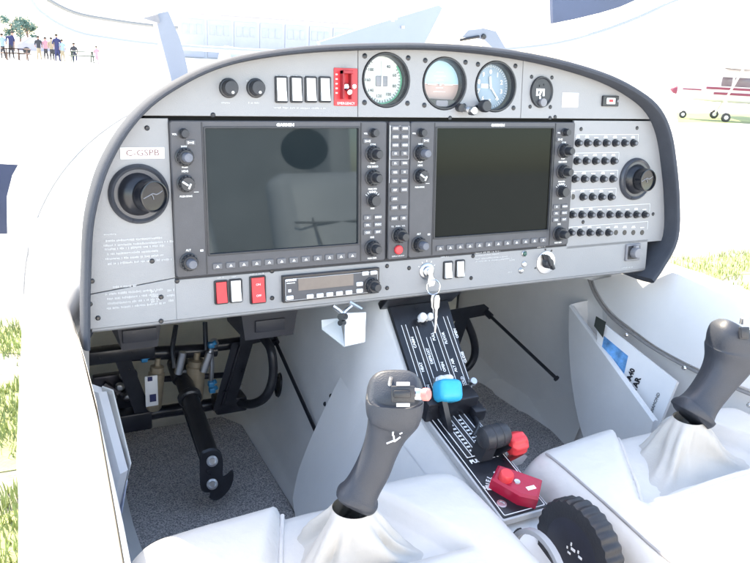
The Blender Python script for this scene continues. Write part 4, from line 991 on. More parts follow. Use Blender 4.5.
# ignition lock + keys
def ignition():
    c = pan(426.5, 271); t = pthing('ignition_lock', 'round chrome ignition lock with the key in it under the audio panel', 'ignition lock', *c)
    m = MB(); m.lathe([(.0125, 0), (.0125, .0015), (.011, .0028), (.0085, .003), (.0082, .0065), (.007, .0075), (0, .0075)], I4, 36); obj('escutcheon', m, METAL, t, local=True)
    m = MB(); m.box((0, 0, .009), (.0014, .007, .003)); m.lathe([(.005, .0074), (.0045, .0105), (0, .0105)], I4, 20); obj('barrel', m, CHROME, t, local=True)
    m = MB(); 
    for a in (150, 120, 90, 60, 30): m.box((0, 0, 0), (.003, .0008, .0003), M=T(0, 0, .0003) @ Matrix.Rotation(R(a), 4, 'Z') @ T(.0152, 0, 0))
    obj('position_marks', m, MARK, t, local=True)
    k = thing('key_ring', 'silver keys hanging on a split ring from the ignition lock', 'keys', M=PM @ T(*c, 0))
    m = MB(); m.rings([[(x, y, z) for x, y in ((-.003, .001), (.003, .001), (.004, -.007), (.0085, -.012), (.006, -.02), (-.002, -.021), (-.005, -.014), (-.003, -.006))] for z in (.0105, .0125)]); obj('key', m, METAL, k, local=True)
    m = MB(); m.tube([(.0045 + .0095 * math.cos(a), -.0225 + .0115 * math.sin(a), .013 + .003 * math.cos(a)) for a in [i * math.pi / 12 for i in range(24)]], .0009, 6, closed=True); obj('split_ring', m, CHROME, k, local=True)
    for dx, dz, L in ((.0035, .014, .05), (.009, .017, .058)):
        m = MB(); y0 = -.034
        pts = [(-.0025, 0), (.0025, 0), (.0045, -.005), (.0045, -.018), (.002, -.022), (.002, -.03), (.0028, -.033), (.0018, -.038), (.0026, -.042), (.0012, -L), (-.0012, -L), (-.002, -.022), (-.0045, -.018), (-.0045, -.005)]
        m.prism(pts, 0, .0016, .0003, M=T(dx, y0, dz) @ Matrix.Rotation(R(6 if dx < .005 else -3), 4, 'Z')); obj('key', m, METAL, k, local=True)
ignition()
# selector knob with silver disc, lamps, jack box
def selector():
    c = pan(545.5, 262.5); t = pthing('selector_knob', 'black pointer knob on a silver disc at right of the lower strip', 'knob', *c)
    m = MB(); m.lathe([(.0185, 0), (.0185, .0015), (.017, .002), (0, .002)], I4, 40); obj('disc', m, METAL, t, local=True)
    m = MB(); m.lathe([(.0085, .002), (.008, .011), (.006, .013), (0, .0132)], I4, 24); m.prism([(-.004, -.002), (.004, -.002), (.0025, .014), (0, .0175), (-.0025, .014)], .004, .0165, .0012, M=Matrix.Rotation(R(28), 4, 'Z')); m.box((.001, -.0045, .012), (.0055, .013, .009), .0015, M=Matrix.Rotation(R(28), 4, 'Z')); obj('pointer_knob', m, KNOB, t, local=True)
    m = MB()
    for a in (95, 60, 200): m.box((0, 0, 0), (.003, .002, .001), M=Matrix.Rotation(R(a), 4, 'Z') @ T(.0215, 0, .0004))
    obj('stop_mark', m, SATIN, t, local=True)
selector()
for k, (px, py, m_, lab) in enumerate(((524, 253.5, mat('dark green lens', (.02, .09, .07), .25, var=(50, .1)), 'dark green indicator lamp topmost of three beside the selector knob'), (524, 264, WHITE, 'white indicator lamp middle of three beside the selector knob'), (521, 270.5, METAL, 'small silver press button lowest of three beside the selector knob'))):
    c = pan(px, py); t = pthing('indicator_lamp', lab, 'lamp', *c, 'indicator lamps')
    m = MB(); m.lathe([(.0048, 0), (.0048, .0015), (.004, .0022), (.0036, .0012)], I4, 18); obj('collar', m, METAL, t, local=True)
    m = MB(); m.lathe([(.0036, .001), (.003, .003), (0, .0042)], I4, 16); obj('lens', m, m_, t, local=True)
def jack():
    c = pan(632, 252); t = pthing('power_socket', 'dark square socket with grey round cap at the right end of the lower strip', 'socket', *c)
    m = MB(); m.prism(rrect(0, 0, .0335, .029, .002), 0, .004, .001); obj('plate', m, GREY, t, local=True)
    m = MB(); m.prism(rrect(0, 0, .027, .023, .002), .004, .005, .0004); obj('inset', m, KNOB, t, local=True)
    m = MB(); m.lathe([(.0095, .005), (.0095, .013), (.008, .0155), (0, .016)], I4, 26); m.box((0, .008, .009), (.008, .01, .007), .001); obj('cap', m, GREY, t, local=True)
jack()
# ================================================================== UNDER THE PANEL
# avionics boxes
for pxs, y, lab in (((112, 320, 166, 349), .16, 'dark grey equipment box tucked under the panel by the left wall'), ((238, 312, 300, 337), .16, 'dark grey equipment box tucked under the panel near the tunnel')):
    a = aY(pxs[0], pxs[1], y); b = aY(pxs[2], pxs[3], y); cx, cz = (a.x + b.x) / 2, (a.z + b.z) / 2
    m = MB(); m.rings([[(cx + sx * (abs(b.x - a.x) / 2 - (.012 if z < 0 else 0)), y + dy, cz + z) for sx, z in ((-1, .06), (1, .06), (1, -.022), (-1, -.022))] for dy in (0, .1)]); m.box((cx, y - .002, cz), (.05, .004, .02), .001)
    single('equipment_box', m, mat('equipment box dark', (.035, .036, .045), .5, var=(20, .15)), lab, 'equipment box', 'equipment boxes', base=(cx, y, cz))
def bracket():
    Y = -.02
    t = thing('hinged_bracket', 'white translucent folded bracket hanging on a steel hinge under the transponder', 'bracket', aY(348, 318, Y))
    a, b, c, d = [aY(*p, Y - .012) for p in ((345, 313.5), (366, 312.5), (365, 342), (345, 346.5))]
    m = MB(); m.rings([[a, b, c, d], [p + Vector((0, .002, 0)) for p in (a, b, c, d)]]); obj('flap', m, PLASTIC_CLEAR, t)
    e = [aY(*p, Y + .03) for p in ((321.5, 320), (340, 318))] + [aY(345, 346, Y - .011), aY(322, 328, Y + .022)]
    m = MB(); m.rings([e, [p + Vector((0, .001, -.0025)) for p in e]]); 
    f = [aY(321.5, 320, Y + .03), aY(322, 328, Y + .024), aY(326, 331, Y + .018), aY(336, 320, Y + .028)]
    obj('shelf', m, PLASTIC_CLEAR, t)
    m = MB(); m.rings([[aY(*p, Y - .011) for p in ((321.5, 321), (345, 314), (345, 346.5), (322, 328))], [aY(*p, Y - .009) for p in ((321.5, 321), (345, 314), (345, 346.5), (322, 328))]]) if False else None
    m = MB(); m.tube([aY(333, 306, Y), aY(341, 312, Y - .005), aY(343, 318, Y - .008)], .0035, 8, sm=3); m.tube([aY(354, 304, Y), aY(345, 311, Y - .006), aY(343, 316, Y - .009)], .003, 8, sm=3); m.tube([aY(350, 302, Y), aY(362, 309, Y - .01)], .003, 8); obj('hinge', m, METAL, t)
    m = MB(); m.cyl(aY(340.5, 317, Y - .02), aY(345, 316.5, Y - .012), .005); m.cyl(aY(340, 323, Y - .018), aY(344, 322.5, Y - .012), .004); obj('latch', m, SATIN, t)
bracket()

# left rudder pedals
YP = .35
pd = thing('rudder_pedals', 'black rudder pedal frame with tan brake cylinders in the left footwell', 'pedals', aY(175, 410, YP))
P_ = lambda px, py, dy=0: aY(px, py, YP + dy)
m = MB(); m.tube([P_(98, 356), P_(216, 350)], .0125, 12); m.box(P_(118, 353, -.02), (.12, .03, .024), .003); obj('foot_bar', m, SATIN, pd)
m = MB(); m.tube([P_(212, 346), P_(246, 342)], .011, 12); m.rings([[P_(240, 335, s), P_(272, 328, s), P_(274, 339, s), P_(240, 347, s)] for s in (-.03, .02)]); obj('foot_bar', m, SATIN, pd)
m = MB(); m.rings([[P_(114, 358, s), P_(130, 357, s), P_(152, 413, s), P_(136, 417, s)] for s in (-.014, .014)]); obj('pedal_arm', m, SATIN, pd)
m = MB(); m.rings([[P_(232, 343, s), P_(254, 340, s), P_(234, 408, s), P_(213, 411, s)] for s in (-.02, .012)]); m.tube([P_(240, 346, -.021), P_(222, 406, -.021)], .003, 6); obj('pedal_arm', m, SATIN, pd)
m = MB(); m.tube([P_(104, 422, .02), P_(160, 412, .02), P_(215, 404, .02), P_(236, 401, .02)], .012, 12); m.box(P_(122, 421, .0), (.1, .035, .035), .004); m.box(P_(229, 402, 0), (.06, .04, .03), .004); obj('pivot_tube', m, SATIN, pd)
m = MB(); m.tube([P_(262, 336, -.03), P_(271, 350, -.07), P_(273, 376, -.08), P_(266, 396, -.08), P_(252, 404, -.05), P_(238, 402, -.01)], .0085, 10, sm=6); obj('hose_loop', m, BLACK, pd)
for top, bot, r in (((158, 358), (153, 410), .0145), ((197, 352), (193, 402), .0175)):
    m = MB(); a, b = P_(*top, -.01), P_(*bot, -.01); M_ = aim(b, a); L = (a - b).length
    m.lathe([(r * .7, 0), (r, .006), (r, L * .72), (r * .85, L * .74), (r * .85, L * .84), (r * .35, L * .86), (r * .35, L)], M_, 20); cy = obj('brake_cylinder', m, GOLD, pd)
    if r < .016:
        m = MB(); q = P_(151.5, 391, -.026); m.box(q, (.022, .003, .058), .001); lb = obj('sticker', m, WHITE, cy); m = MB(); m.box(P_(150, 379, -.029), (.008, .002, .008), .0005); m.box(P_(153, 398, -.029), (.011, .001, .014)); obj('sticker_mark', m, NAVY, lb)
for a, b in (((183, 352), (178, 374)), ((210, 352), (203, 372))):
    m = MB(); m.cyl(P_(*a, -.03), P_(*b, -.03), .007, b=.001); obj('push_rod', m, METAL, pd)
for q in ([P_(176, 325, 0), P_(172, 350, -.02), P_(174, 368, -.03)], [P_(205, 322, 0), P_(206, 350, -.02)]): m = MB(); m.tube(q, .0045, 8); obj('cable', m, SATIN, pd)
for px, py in ((144, 359), (211, 345), (211, 384), (212, 390)):
    m = MB(); q = P_(px, py, -.025); m.box(q, (.011, .012, .01), .002); m.cyl(q, q + Vector((.008, -.004, .006)), .0042); obj('blue_fitting', m, FIT, pd)
m = MB(); m.tube([P_(144, 355, -.02), P_(145, 345), P_(152, 340)], .004, 8, sm=4); m.tube([P_(211, 348, -.02), P_(212, 366, -.02), P_(211, 382, -.02)], .0045, 8); obj('brake_line', m, METAL, pd)
m = MB(); q = P_(214, 343, -.02); m.lathe([(0, .009), (.006, .007), (.009, 0), (.006, -.007), (0, -.009)], T(*q), 14); obj('ball_joint', m, METAL, pd)
for px, py in ((120, 386), (128, 396), (112, 396), (238, 386), (124, 375)):
    m = MB(); q = P_(px, py, .05); m.lathe([(.006, 0), (.009, .004), (.005, .012), (0, .013)], aim(q, q + Vector((-.2, -1, .1))), 12); obj('rod_end', m, METAL, pd)
m = MB(); m.tube([P_(104, 384, .06), P_(135, 402, .05), P_(150, 405, .03)], .006, 8); m.tube([P_(108, 402, .05), P_(128, 382, .06)], .006, 8); m.box(P_(116, 395, .08), (.08, .02, .09), .004); m.tube([P_(150, 380, .06), P_(240, 374, .06)], .006, 8); obj('linkage', m, mat('dark linkage steel', (.06, .06, .075), .35, metal=.5, var=(50, .3)), pd)
# adjuster tube
def adjuster():
    A_ = aY(181, 372, .36); B_ = aY(212, 462, .155); d = (B_ - A_).normalized()
    t = thing('pedal_adjuster', 'black carbon pedal adjuster tube with a forked hook end above the left mat', 'adjuster', A_)
    m = MB(); m.cyl(A_ - d * .03, B_, .0155, n=20, b=.002); m.cyl(A_ + d * .06, A_ + d * .075, .021, n=20, b=.003); m.cyl(A_ - d * .03, A_ + d * .02, .02, n=20, b=.003); obj('tube', m, mat('carbon black tube', (.02, .02, .022), .3, bump=(300, .1), var=(60, .2)), t)
    sd_ = d.cross(Vector((0, 0, 1))).normalized(); up = sd_.cross(d)
    m = MB(); m.tube([aY(186, 408, .30), aY(210, 478, .14)], .007, 8); obj('lower_rod', m, SATIN, t)
    YF = .145
    out = [(200, 456), (205, 450), (214, 448), (221, 452), (223, 462), (223, 476), (232, 470), (234, 476), (231, 487), (224, 496), (216, 501), (209, 498), (210, 493), (203, 492), (200, 484)]
    pp_ = smooth([Vector((x, y, 0)) for x, y in out], 3, True)
    rg = [[aY(p.x, p.y, YF + s) for p in pp_] for s in (-.012, -.014, -.006, .012)]
    cen = sum((p for p in rg[0]), Vector()) / len(rg[0]); rg[1] = [cen + (p - cen) * .94 + Vector((0, -.003, 0)) for p in rg[0]]
    rg = [rg[1], rg[0], rg[3]]
    m = MB(); m.rings(rg); obj('hook_fork', m, SATIN, t)
    for px, py in ((212, 461), (212, 484)):
        q = aY(px, py, YF - .016); m = MB(); m.lathe([(.009, 0), (.009, .003), (.006, .005), (.004, .002), (0, .002)], aim(q, q + Vector((-.1, -1, .3))), 18); obj('bolt', m, METAL, t)
adjuster()
# right pedals (partly hidden by the console)
pr2 = thing('rudder_pedals', 'black rudder pedal frame with a rubber hose loop in the right footwell', 'pedals', aY(460, 360, YP))
m = MB(); m.rings([[P_(438, 312, s), P_(484, 304, s), P_(489, 308, s), P_(487, 315, s), P_(440, 324, s)] for s in (-.025, .025)]); obj('foot_bar', m, SATIN, pr2)
m = MB(); m.rings([[P_(456, 318, s), P_(470, 316, s), P_(450, 372, s), P_(438, 374, s)] for s in (-.016, .016)]); obj('pedal_arm', m, SATIN, pr2)
m = MB(); m.tube([P_(465, 318), P_(472, 334), P_(475, 348), P_(473, 360), P_(465, 369), P_(452, 368), P_(446, 362)], .0085, 10, sm=6); obj('hose_loop', m, BLACK, pr2)
m = MB(); m.tube([P_(425, 322, .02), P_(446, 318, .02)], .011, 10); m.tube([P_(436, 372, .02), P_(452, 368, .02)], .011, 10); obj('pivot_tube', m, SATIN, pr2)
# pull cords
m = MB(); A_ = P_(272, 334); B_ = tw_(319, 434, .004)[0]; m.tube([A_, A_.lerp(B_, .2), A_.lerp(B_, .6), B_], .0035, 8); m.cyl(A_.lerp(B_, .02), A_.lerp(B_, .1), .007)
single('adjuster_cord', m, SATIN, 'thin black cord running along the tunnel wall in the left footwell', 'cord', base=A_)
m = MB(); A_ = P_(485, 311, -.02); B_ = rwall(557, 379, .5); m.tube([A_, A_.lerp(B_, .5), B_], .0035, 8); m.cyl(A_.lerp(B_, .02), A_.lerp(B_, .09), .007); m.cyl(B_, B_ + (A_ - B_) * .015, .006)
single('adjuster_cord', m, SATIN, 'thin black cord slanting down across the right footwell wall', 'cord', base=A_)

# ================================================================== CENTRE CONSOLE
# lever plate
LP0 = Vector((.012, -.0895, 1.302)); LPD = Vector((0, .108, .114)); LL = LPD.length; LW = .098
LM = frame(LP0 + Vector((0, -.003, .003)), (1, 0, 0), LPD)
lp = thing('heating_lever_plate', 'black upright plate of small sliding levers with white lettering under the panel', 'lever plate', M=LM)
m = MB(); m.prism([(0, -.002), (LW * .93, -.002), (LW * 1.05, LL), (-.002, LL)], -.004, .003, .0006); obj('plate', m, SATIN, lp, local=True)
m = MB(); m.box((.05, LL + .006, .012), (.13, .012, .035), .002); obj('top_bracket', m, SATIN, lp, local=True)
m = MB()
for k in range(3): m.lathe([(0, .0025), (.003, .002), (.004, 0)], T(.012 + k * .035, LL + .006, .0298), 10)
obj('screw', m, METAL, lp, local=True)
m = MB(); rr_ = random.Random(5)
for k, (x, y0, y1) in enumerate(((.012, .015, .125), (.030, .02, .12), (.047, .045, .1), (.066, .02, .125), (.088, .01, .13))): 
    m.box((x - .0035, (y0 + y1) / 2, .0033), (.0009, y1 - y0, .0006)); m.box((x + .0035, (y0 + y1) / 2, .0033), (.0009, y1 - y0, .0006))
for s, x, y in (('CABIN', .020, .095), ('HEAT', .020, .055), ('ON', .0205, .022), ('DEFROST', .039, .07), ('OFF', .039, .03), ('OPEN', .056, .05), ('PULL', .056, .1), ('FLOOR', .0745, .095), ('ALT AIR', .0745, .05), ('COLD', .081, .022), ('OPEN', .097, .1), ('CLOSE', .096, .06)):
    m.text(s, .0062, T(x, y, .0033) @ Matrix.Rotation(R(90), 4, 'Z'), bold=.0002)
obj('lettering', m, MARK, lp, local=True)
m = MB()
for x, y0, y1 in ((.012, .015, .125), (.030, .02, .12), (.066, .02, .125), (.088, .01, .13)): m.box((x, (y0 + y1) / 2, .0032), (.004, y1 - y0, .0005))
obj('slot', m, GAPM, lp, local=True)
for x, y, s in ((.040, .128, 1.1), (.054, .128, .9), (.030, .026, 1), (.050, .016, 1.2), (.088, .016, 1)):
    m = MB(); m.cyl((x, y, .002), (x, y, .012), .0022); m.lathe([(.004, 0), (.0062, .002), (.0062, .008), (.005, .010), (0, .0102)], T(x, y, .011) @ Matrix.Scale(s, 4), 16); obj('lever_knob', m, WHITE if y > .1 or s > 1.1 else METAL, lp, local=True)
# quadrant
Q0 = Vector((.012, -.305, 1.2445)); QD = Vector((0, .203, .052)); QL = QD.length; QM = frame(Q0, (1, 0, 0), QD); QW = .069
def qp(px, py, h=0): q = onM(QM, px, py, h); return q
qd = thing('engine_quadrant', 'black engine control quadrant plate with white edging and slotted lever tracks', 'quadrant', M=QM)
m = MB(); m.prism(rrect(QW / 2, QL / 2, QW, QL, .002), -.006, .003, .0006); obj('plate', m, SATIN, qd, local=True)
m = MB(); m.prism(rrect(QW / 2, QL / 2, QW + .006, QL + .006, .003), -.008, .0012, .0005); obj('edge_trim', m, MARKG, qd, local=True)
m = MB()
m.prism(rrect(QW / 2, QL / 2, QW - .005, QL - .005, .002), .003, .0034, holes=[rrect(QW / 2, QL / 2, QW - .0072, QL - .0072, .0015)])
for x in (.016, .034, .052):
    for dx in (-.0042, .0042): m.box((x + dx, .152, .0033), (.0012, .088, .0005))
for k in range(9):
    for x in (.025, .043): m.box((x, .118 + k * .0075, .0033), (.005, .003, .0005))
m.text('PROP', .006, T(.018, .2, .0033)); m.text('PUSH', .009, T(.022, .098, .0033), bold=.0004); m.text('MIX', .009, T(.048, .1, .0033), bold=.0004)
m.box((.02, .107, .0033), (.018, .0015, .0005)); m.box((.047, .110, .0033), (.018, .0015, .0005))
for k, ch in enumerate('FUEL SELECT'):
    a = R(165 - k * 14); m.text(ch, .0082, T(.036 + .027 * math.cos(a), .040 + .030 * math.sin(a), .0033) @ Matrix.Rotation(a - math.pi / 2, 4, 'Z'), bold=.0004)
m.text('LEFT', .006, T(.01, .052, .0033), bold=.0003)
obj('lettering', m, MARK, qd, local=True)
m = MB()
for x in (.016, .034, .052): m.box((x, .152, .0031), (.005, .09, .0009))
obj('slot', m, GAPM, qd, local=True)
m = MB(); q = qp(501, 506); m.lathe([(.0065, .003), (.0065, .0042), (.0045, .0042), (.0042, .0032), (0, .0032)], T(q.x, q.y), 20); obj('lock_ring', m, METAL, qd, local=True)
m = MB(); m.box((.034, QL - .006, .016), (.086, .03, .032), .003); m.box((.075, QL - .02, .006), (.02, .03, .02), .003); obj('forward_box', m, SATIN, qd, local=True)
m = MB(); m.tube([qp(470, 410, .004), qp(478, 424, .006), qp(473, 436, .004)], .003, 8, sm=4); obj('wire', m, BLACK, qd, local=True)
# levers
def lever(name, kpx, x, base, label):
    k = aX(*kpx, x); b = QM @ Vector(base); t = thing(name, label, 'lever', b, 'engine control levers'); return t, k, b
t, K, Bq = lever('propeller_lever', (447.5, 391), .034, (.016, .165, .002), 'lever with a bright blue faceted knob, forward on the quadrant')
m = MB(); m.rings([[Bq + Vector((-.004, sy, 0)), Bq + Vector((.004, sy, 0)), K + Vector((-.008, sy, 0)), K + Vector((-.016, sy, 0))] for sy in (-.008, .008)]); obj('shaft', m, SATIN, t)
m = MB(); M_ = frame(K, (1, -.1, -.12), (0, .5, .85))
m.box((0, 0, 0), (.036, .032, .034), .009, M=M_, seg=3); obj('knob', m, BLUE, t)
m = MB(); m.lathe([(.008, 0), (.0085, .006), (.006, .009), (0, .01)], M_ @ T(.004, .014, -.004) @ Matrix.Rotation(R(-90), 4, 'X'), 16); m.lathe([(.006, 0), (.0065, .005), (.004, .008), (0, .009)], M_ @ T(-.006, .014, -.004) @ Matrix.Rotation(R(-90), 4, 'X'), 16); obj('end_cap', m, WHITE, t)
t, K, Bq = lever('throttle_lever', (494, 436.5), .062, (.030, .105, .002), 'throttle lever with a large black ribbed barrel knob')
m = MB(); m.rings([[Bq + Vector((-.007, sy, 0)), Bq + Vector((.012, sy, 0)), K + Vector((.000, sy, 0)), K + Vector((-.016, sy, 0))] for sy in (-.013, .013)]); obj('shaft', m, BLACK, t)
m = MB(); ax = Vector((1, .0, .06)).normalized(); M_ = aim(K - ax * .021, K + ax * .021)
m.lathe([(0, -.001), (.011, 0), (.0155, .003), (.0168, .008), (.0168, .014), (.016, .015), (.0168, .016), (.0168, .026), (.016, .027), (.0168, .028), (.0165, .036), (.0135, .041), (0, .042)], M_, 30); obj('knob', m, mat('throttle rubber', (.03, .032, .038), .45, bump=(500, .15), var=(60, .2)), t)
t, K, Bq = lever('mixture_lever', (515.5, 443.5), .092, (.052, .105, .002), 'lever with a round red ribbed knob beside the throttle')
m = MB(); m.rings([[Bq + Vector((-.004, sy, 0)), Bq + Vector((.005, sy, 0)), K + Vector((-.004, sy, 0)), K + Vector((-.014, sy, 0))] for sy in (-.008, .008)]); obj('shaft', m, SATIN, t)
m = MB(); rg = []
M_ = aim(K - ax * .012, K + ax * .014)
for h, r0 in ((0, .011), (.003, .0145), (.007, .0155), (.018, .0155), (.023, .0145), (.026, .011)):
    rg.append([M_ @ Vector(((r0 + (.0009 * math.cos(8 * a) if .002 < h < .024 else 0)) * math.cos(a), (r0 + (.0009 * math.cos(8 * a) if .002 < h < .024 else 0)) * math.sin(a), h)) for a in [i * math.pi / 24 for i in range(48)]])
m.rings(rg); obj('knob', m, REDK, t)
m = MB(); q = aX(512, 459, .088); m.rings([[q + Vector((dx, sy, dz)) for dx, dz in ((-.018, -.008), (.012, -.006), (.02, .004), (.014, .008), (-.016, .0))] for sy in (-.008, .008)]); m.cyl(aX(497, 452, .08), aX(505, 451, .086), .006); obj('lock_lever', m, METAL, t)
# fuel selector
fs = thing('fuel_selector', 'crimson fuel selector handle with a round button on the console plate', 'fuel selector', M=QM)
fq = [qp(*p, .012) for p in ((497, 469), (513, 474), (541, 484), (537, 504), (519, 500), (490, 483))]
m = MB(); m.prism([(p.x, p.y) for p in fq], .003, .021, .003); obj('handle', m, CRIM, fs, local=True)
fc = qp(506, 477, .024); m = MB(); m.lathe([(.0085, .018), (.0095, .022), (.0095, .029), (.008, .031), (0, .0312)], T(fc.x, fc.y), 24); obj('button', m, REDK, fs, local=True)
m = MB(); q = qp(517, 482, .021); m.lathe([(.0045, .021), (.004, .0225), (.0025, .0225), (0, .022)], T(q.x, q.y), 14); obj('screw', m, METAL, fs, local=True)
m = MB(); q = qp(531, 488, .021); m.box((q.x, q.y, .0213), (.013, .006, .0004), M=I4); obj('label_mark', m, MARK, fs, local=True)
# trim wheel
TC = Vector((.054, -.391, 1.242)); TR = .064
tw = thing('trim_handwheel', 'large black ribbed trim wheel sunk between the two seats', 'trim wheel', TC)
m = MB(); rg = []; NR = 30
for x, r in ((-.0, TR * .86), (.0, TR * .97), (.004, TR), (.021, TR), (.025, TR * .96), (.025, TR * .5)):
    rg.append([TC + Vector((x - .008, (r - (TR * .018 * (1 - math.cos(NR * a)) if r > TR * .9 else 0)) * math.cos(a), (r - (TR * .018 * (1 - math.cos(NR * a)) if r > TR * .9 else 0)) * math.sin(a))) for a in [i * 2 * math.pi / (NR * 6) for i in range(NR * 6)]])
m.rings(rg); obj('tyre', m, RUBBER, tw)
m = MB(); m.lathe([(0, .001), (TR * .6, .001), (TR * .8, -.0005), (TR * .88, .0)], T(TC.x - .0075, TC.y, TC.z) @ Matrix.Rotation(R(-90), 4, 'Y'), 48); obj('disc', m, mat('trim disc blue black', (.016, .018, .03), .4, var=(30, .3)), tw)
m = MB()
for px, py, s in ((573, 550, .007), (569, 553, .005), (580, 558, .006)): q = aX(px, py, TC.x - .0093); m.box(q, (.0006, s, s * .5), .0001); m.box(q + Vector((0, .004, .005)), (.0006, .002, s * .6))
obj('marking', m, MARK, tw)
# scale strip left of the wheel
m = MB(); rg = []
for k in range(17):
    a = R(190 - k * 11); rg.append([TC + Vector((0, .006, -.016)) + Vector((x, (TR + dr) * math.cos(a), (TR + dr) * math.sin(a))) for x, dr in ((-.054, -.020), (-.054, -.014), (-.046, -.014), (-.046, -.020))])
m.rings(rg); st = single('trim_scale', m, mat('trim scale grey', (.3, .31, .33), .4, var=(30, .05)), 'curved grey scale strip along the left side of the trim wheel', 'scale', base=TC + Vector((-.02, 0, TR)))
m = MB(); 
for k in range(4): a = R(40 - k * 4); q = TC + Vector((-.050, .006, -.016)) + Vector((0, (TR - .0126) * math.cos(a), (TR - .0126) * math.sin(a))); m.box(q, (.006, .002, .0012))
obj('scale_mark', m, SATIN, st)

# ================================================================== SEATS AND STICKS
def smst(a, b, x): t = max(0, min(1, (x - a) / (b - a))); return t * t * (3 - 2 * t)
def seat(x0, x1, xs, notch, label, seed, zt=1.285, yf=-.216):
    t = thing('pilot_seat', label, 'seat', ((x0 + x1) / 2, -.6, 1.02), 'pilot seats')
    m = MB(); NX, NY = 84, 84; rc = .045; rings = []
    def zz(x, y, drop):
        ex = min(x - x0, x1 - x); e = max(0, 1 - ex / rc); z = zt - rc * 1.1 * (1 - math.sqrt(max(0, 1 - e * e)))
        z += .010 * math.sin(math.pi * (x - x0) / (x1 - x0)) + .004 * noise.noise(Vector((x * 9 + seed, y * 9, 0)))
        z -= .016 * smst(-.26, -.5, y)
        hw = notch[0] + (notch[1] - notch[0]) * max(0, min(1, (yf - .02 - y) / (yf - .02 - notch[2])))
        d = max(abs(x - xs) - hw, notch[2] - y); z -= .022 * (1 - smst(-.002, .010, d))
        return z - drop
    for j in range(NY + 1):
        row = []; s = j / NY
        if s < .22: y = yf + .004 * s; dr = (1 - s / .22)
        for i in range(NX + 1):
            x = x0 + (x1 - x0) * i / NX
            bul = .006 * math.sin(math.pi * (x - x0) / (x1 - x0))
            if s < .15: f = s / .15; p = (x, yf + bul, 1.03 + (zt - rc - 1.03) * f)
            elif s < .35:
                a = (s - .15) / .2 * math.pi / 2; y = yf - rc * (1 - math.cos(a)); p = (x, y + bul, zz(x, y, rc * (1 - math.sin(a))))
            else:
                y = yf - rc - (s - .35) / .65 * .56; p = (x, y + bul * (1 - (s - .35) / .65), zz(x, y, 0))
            row.append(Vector(p))
        row.insert(0, Vector((row[0].x, row[0].y, 1.03))); row.append(Vector((row[-1].x, row[-1].y, 1.03)))
        rings.append(row)
    m.rings(rings, closed=False); cu = obj('cushion', m, LEATHER, t, ang=60)
    return t, zz
def seat_back(t, x0, x1, y0, lean, top, mat_):
    m = MB(); rings = []; n = 20
    for k in range(n + 1):
        f = k / n; z = 1.30 + (top - 1.30) * f; y = y0 - lean * f; hw = (x1 - x0) / 2 * (1 - .12 * f) ; xc = (x0 + x1) / 2; th = .075 * (1 - .3 * f)
        if f > .9: th *= math.sqrt(max(.05, 1 - ((f - .9) / .1) ** 2)); hw -= .04 * ((f - .9) / .1) ** 2
        ring = []
        for a in range(28):
            c, s = math.cos(a * math.pi / 14), math.sin(a * math.pi / 14)
            ring.append(Vector((xc + hw * math.copysign(abs(c) ** .5, c), y + th * math.copysign(abs(s) ** .7, s) + (.012 * math.cos(math.pi * (c) * 2.5) if s > 0 else 0), z)))
        rings.append(ring)
    m.rings(rings); b = obj('backrest', m, mat_, t)
    m = MB(); xc = (x0 + x1) / 2; c = Vector((xc - .035, y0 - lean - .02, top + .065)); m.lathe([(.092 * math.sin(R(a_)), -.07 * math.cos(R(a_))) for a_ in range(0, 181, 10)], T(*c) @ Matrix.Diagonal((.74, .4, .8, 1)), 48); obj('headrest', m, CHAR, t)
    for z_ in (1.42, 1.52):
        f_ = (z_ - 1.3) / (top - 1.3); m = MB(); m.tube([(xc + q * (x1 - x0), y0 - lean * f_ + .074, z_ - .01 * math.cos(q * 3)) for q in [-.36 + .06 * k for k in range(13)]], .003, 6); obj('piping', m, SEAM, b)
    for s in (-1, 1):
        m = MB(); m.tube([(xc + s * (x1 - x0) * .22, y0 + .07, 1.4), (xc + s * (x1 - x0) * .2, y0 - lean + .055, top - .06)], .003, 6); obj('piping', m, SEAM, b)
lt, lz = seat(-.432, .0, -.205, (.045, .115, -.372), 'white leather pilot seat on the left, stick boot in front', 0)
rt, rz = seat(.097, .525, .31, (.05, .14, -.378), 'white leather seat on the right beside the trim wheel', 5)
seat_back(lt, -.42, -.01, -.86, .16, 1.72, LEATHER_B); seat_back(rt, .13, .49, -.86, .16, 1.64, LEATHER_B)
# piping along the right seat's inner edge and the notch seams
def pipe(t, zf, xy, r=.0022, m_=SEAM, dz=.0005):
    m = MB(); pts = smooth([Vector((x, y, 0)) for x, y in xy], 5); m.tube([Vector((p.x, p.y, zf(p.x, p.y, 0) + dz)) for p in pts], r, 8); return obj('piping', m, m_, t)
LSE = mat('pale seam', (.62, .6, .59), .6, var=(60, .06))
pipe(rt, rz, [(.122, -.245), (.121, -.30), (.119, -.40), (.118, -.5), (.118, -.7)], .0018)
pipe(rt, rz, [(.258, -.24), (.24, -.265), (.205, -.33), (.178, -.372), (.185, -.388), (.22, -.392), (.31, -.39), (.40, -.388), (.44, -.375)], .003, LSE)
pipe(lt, lz, [(-.254, -.24), (-.27, -.28), (-.29, -.33), (-.312, -.366), (-.30, -.384), (-.26, -.388), (-.22, -.387)], .0025, LSE)
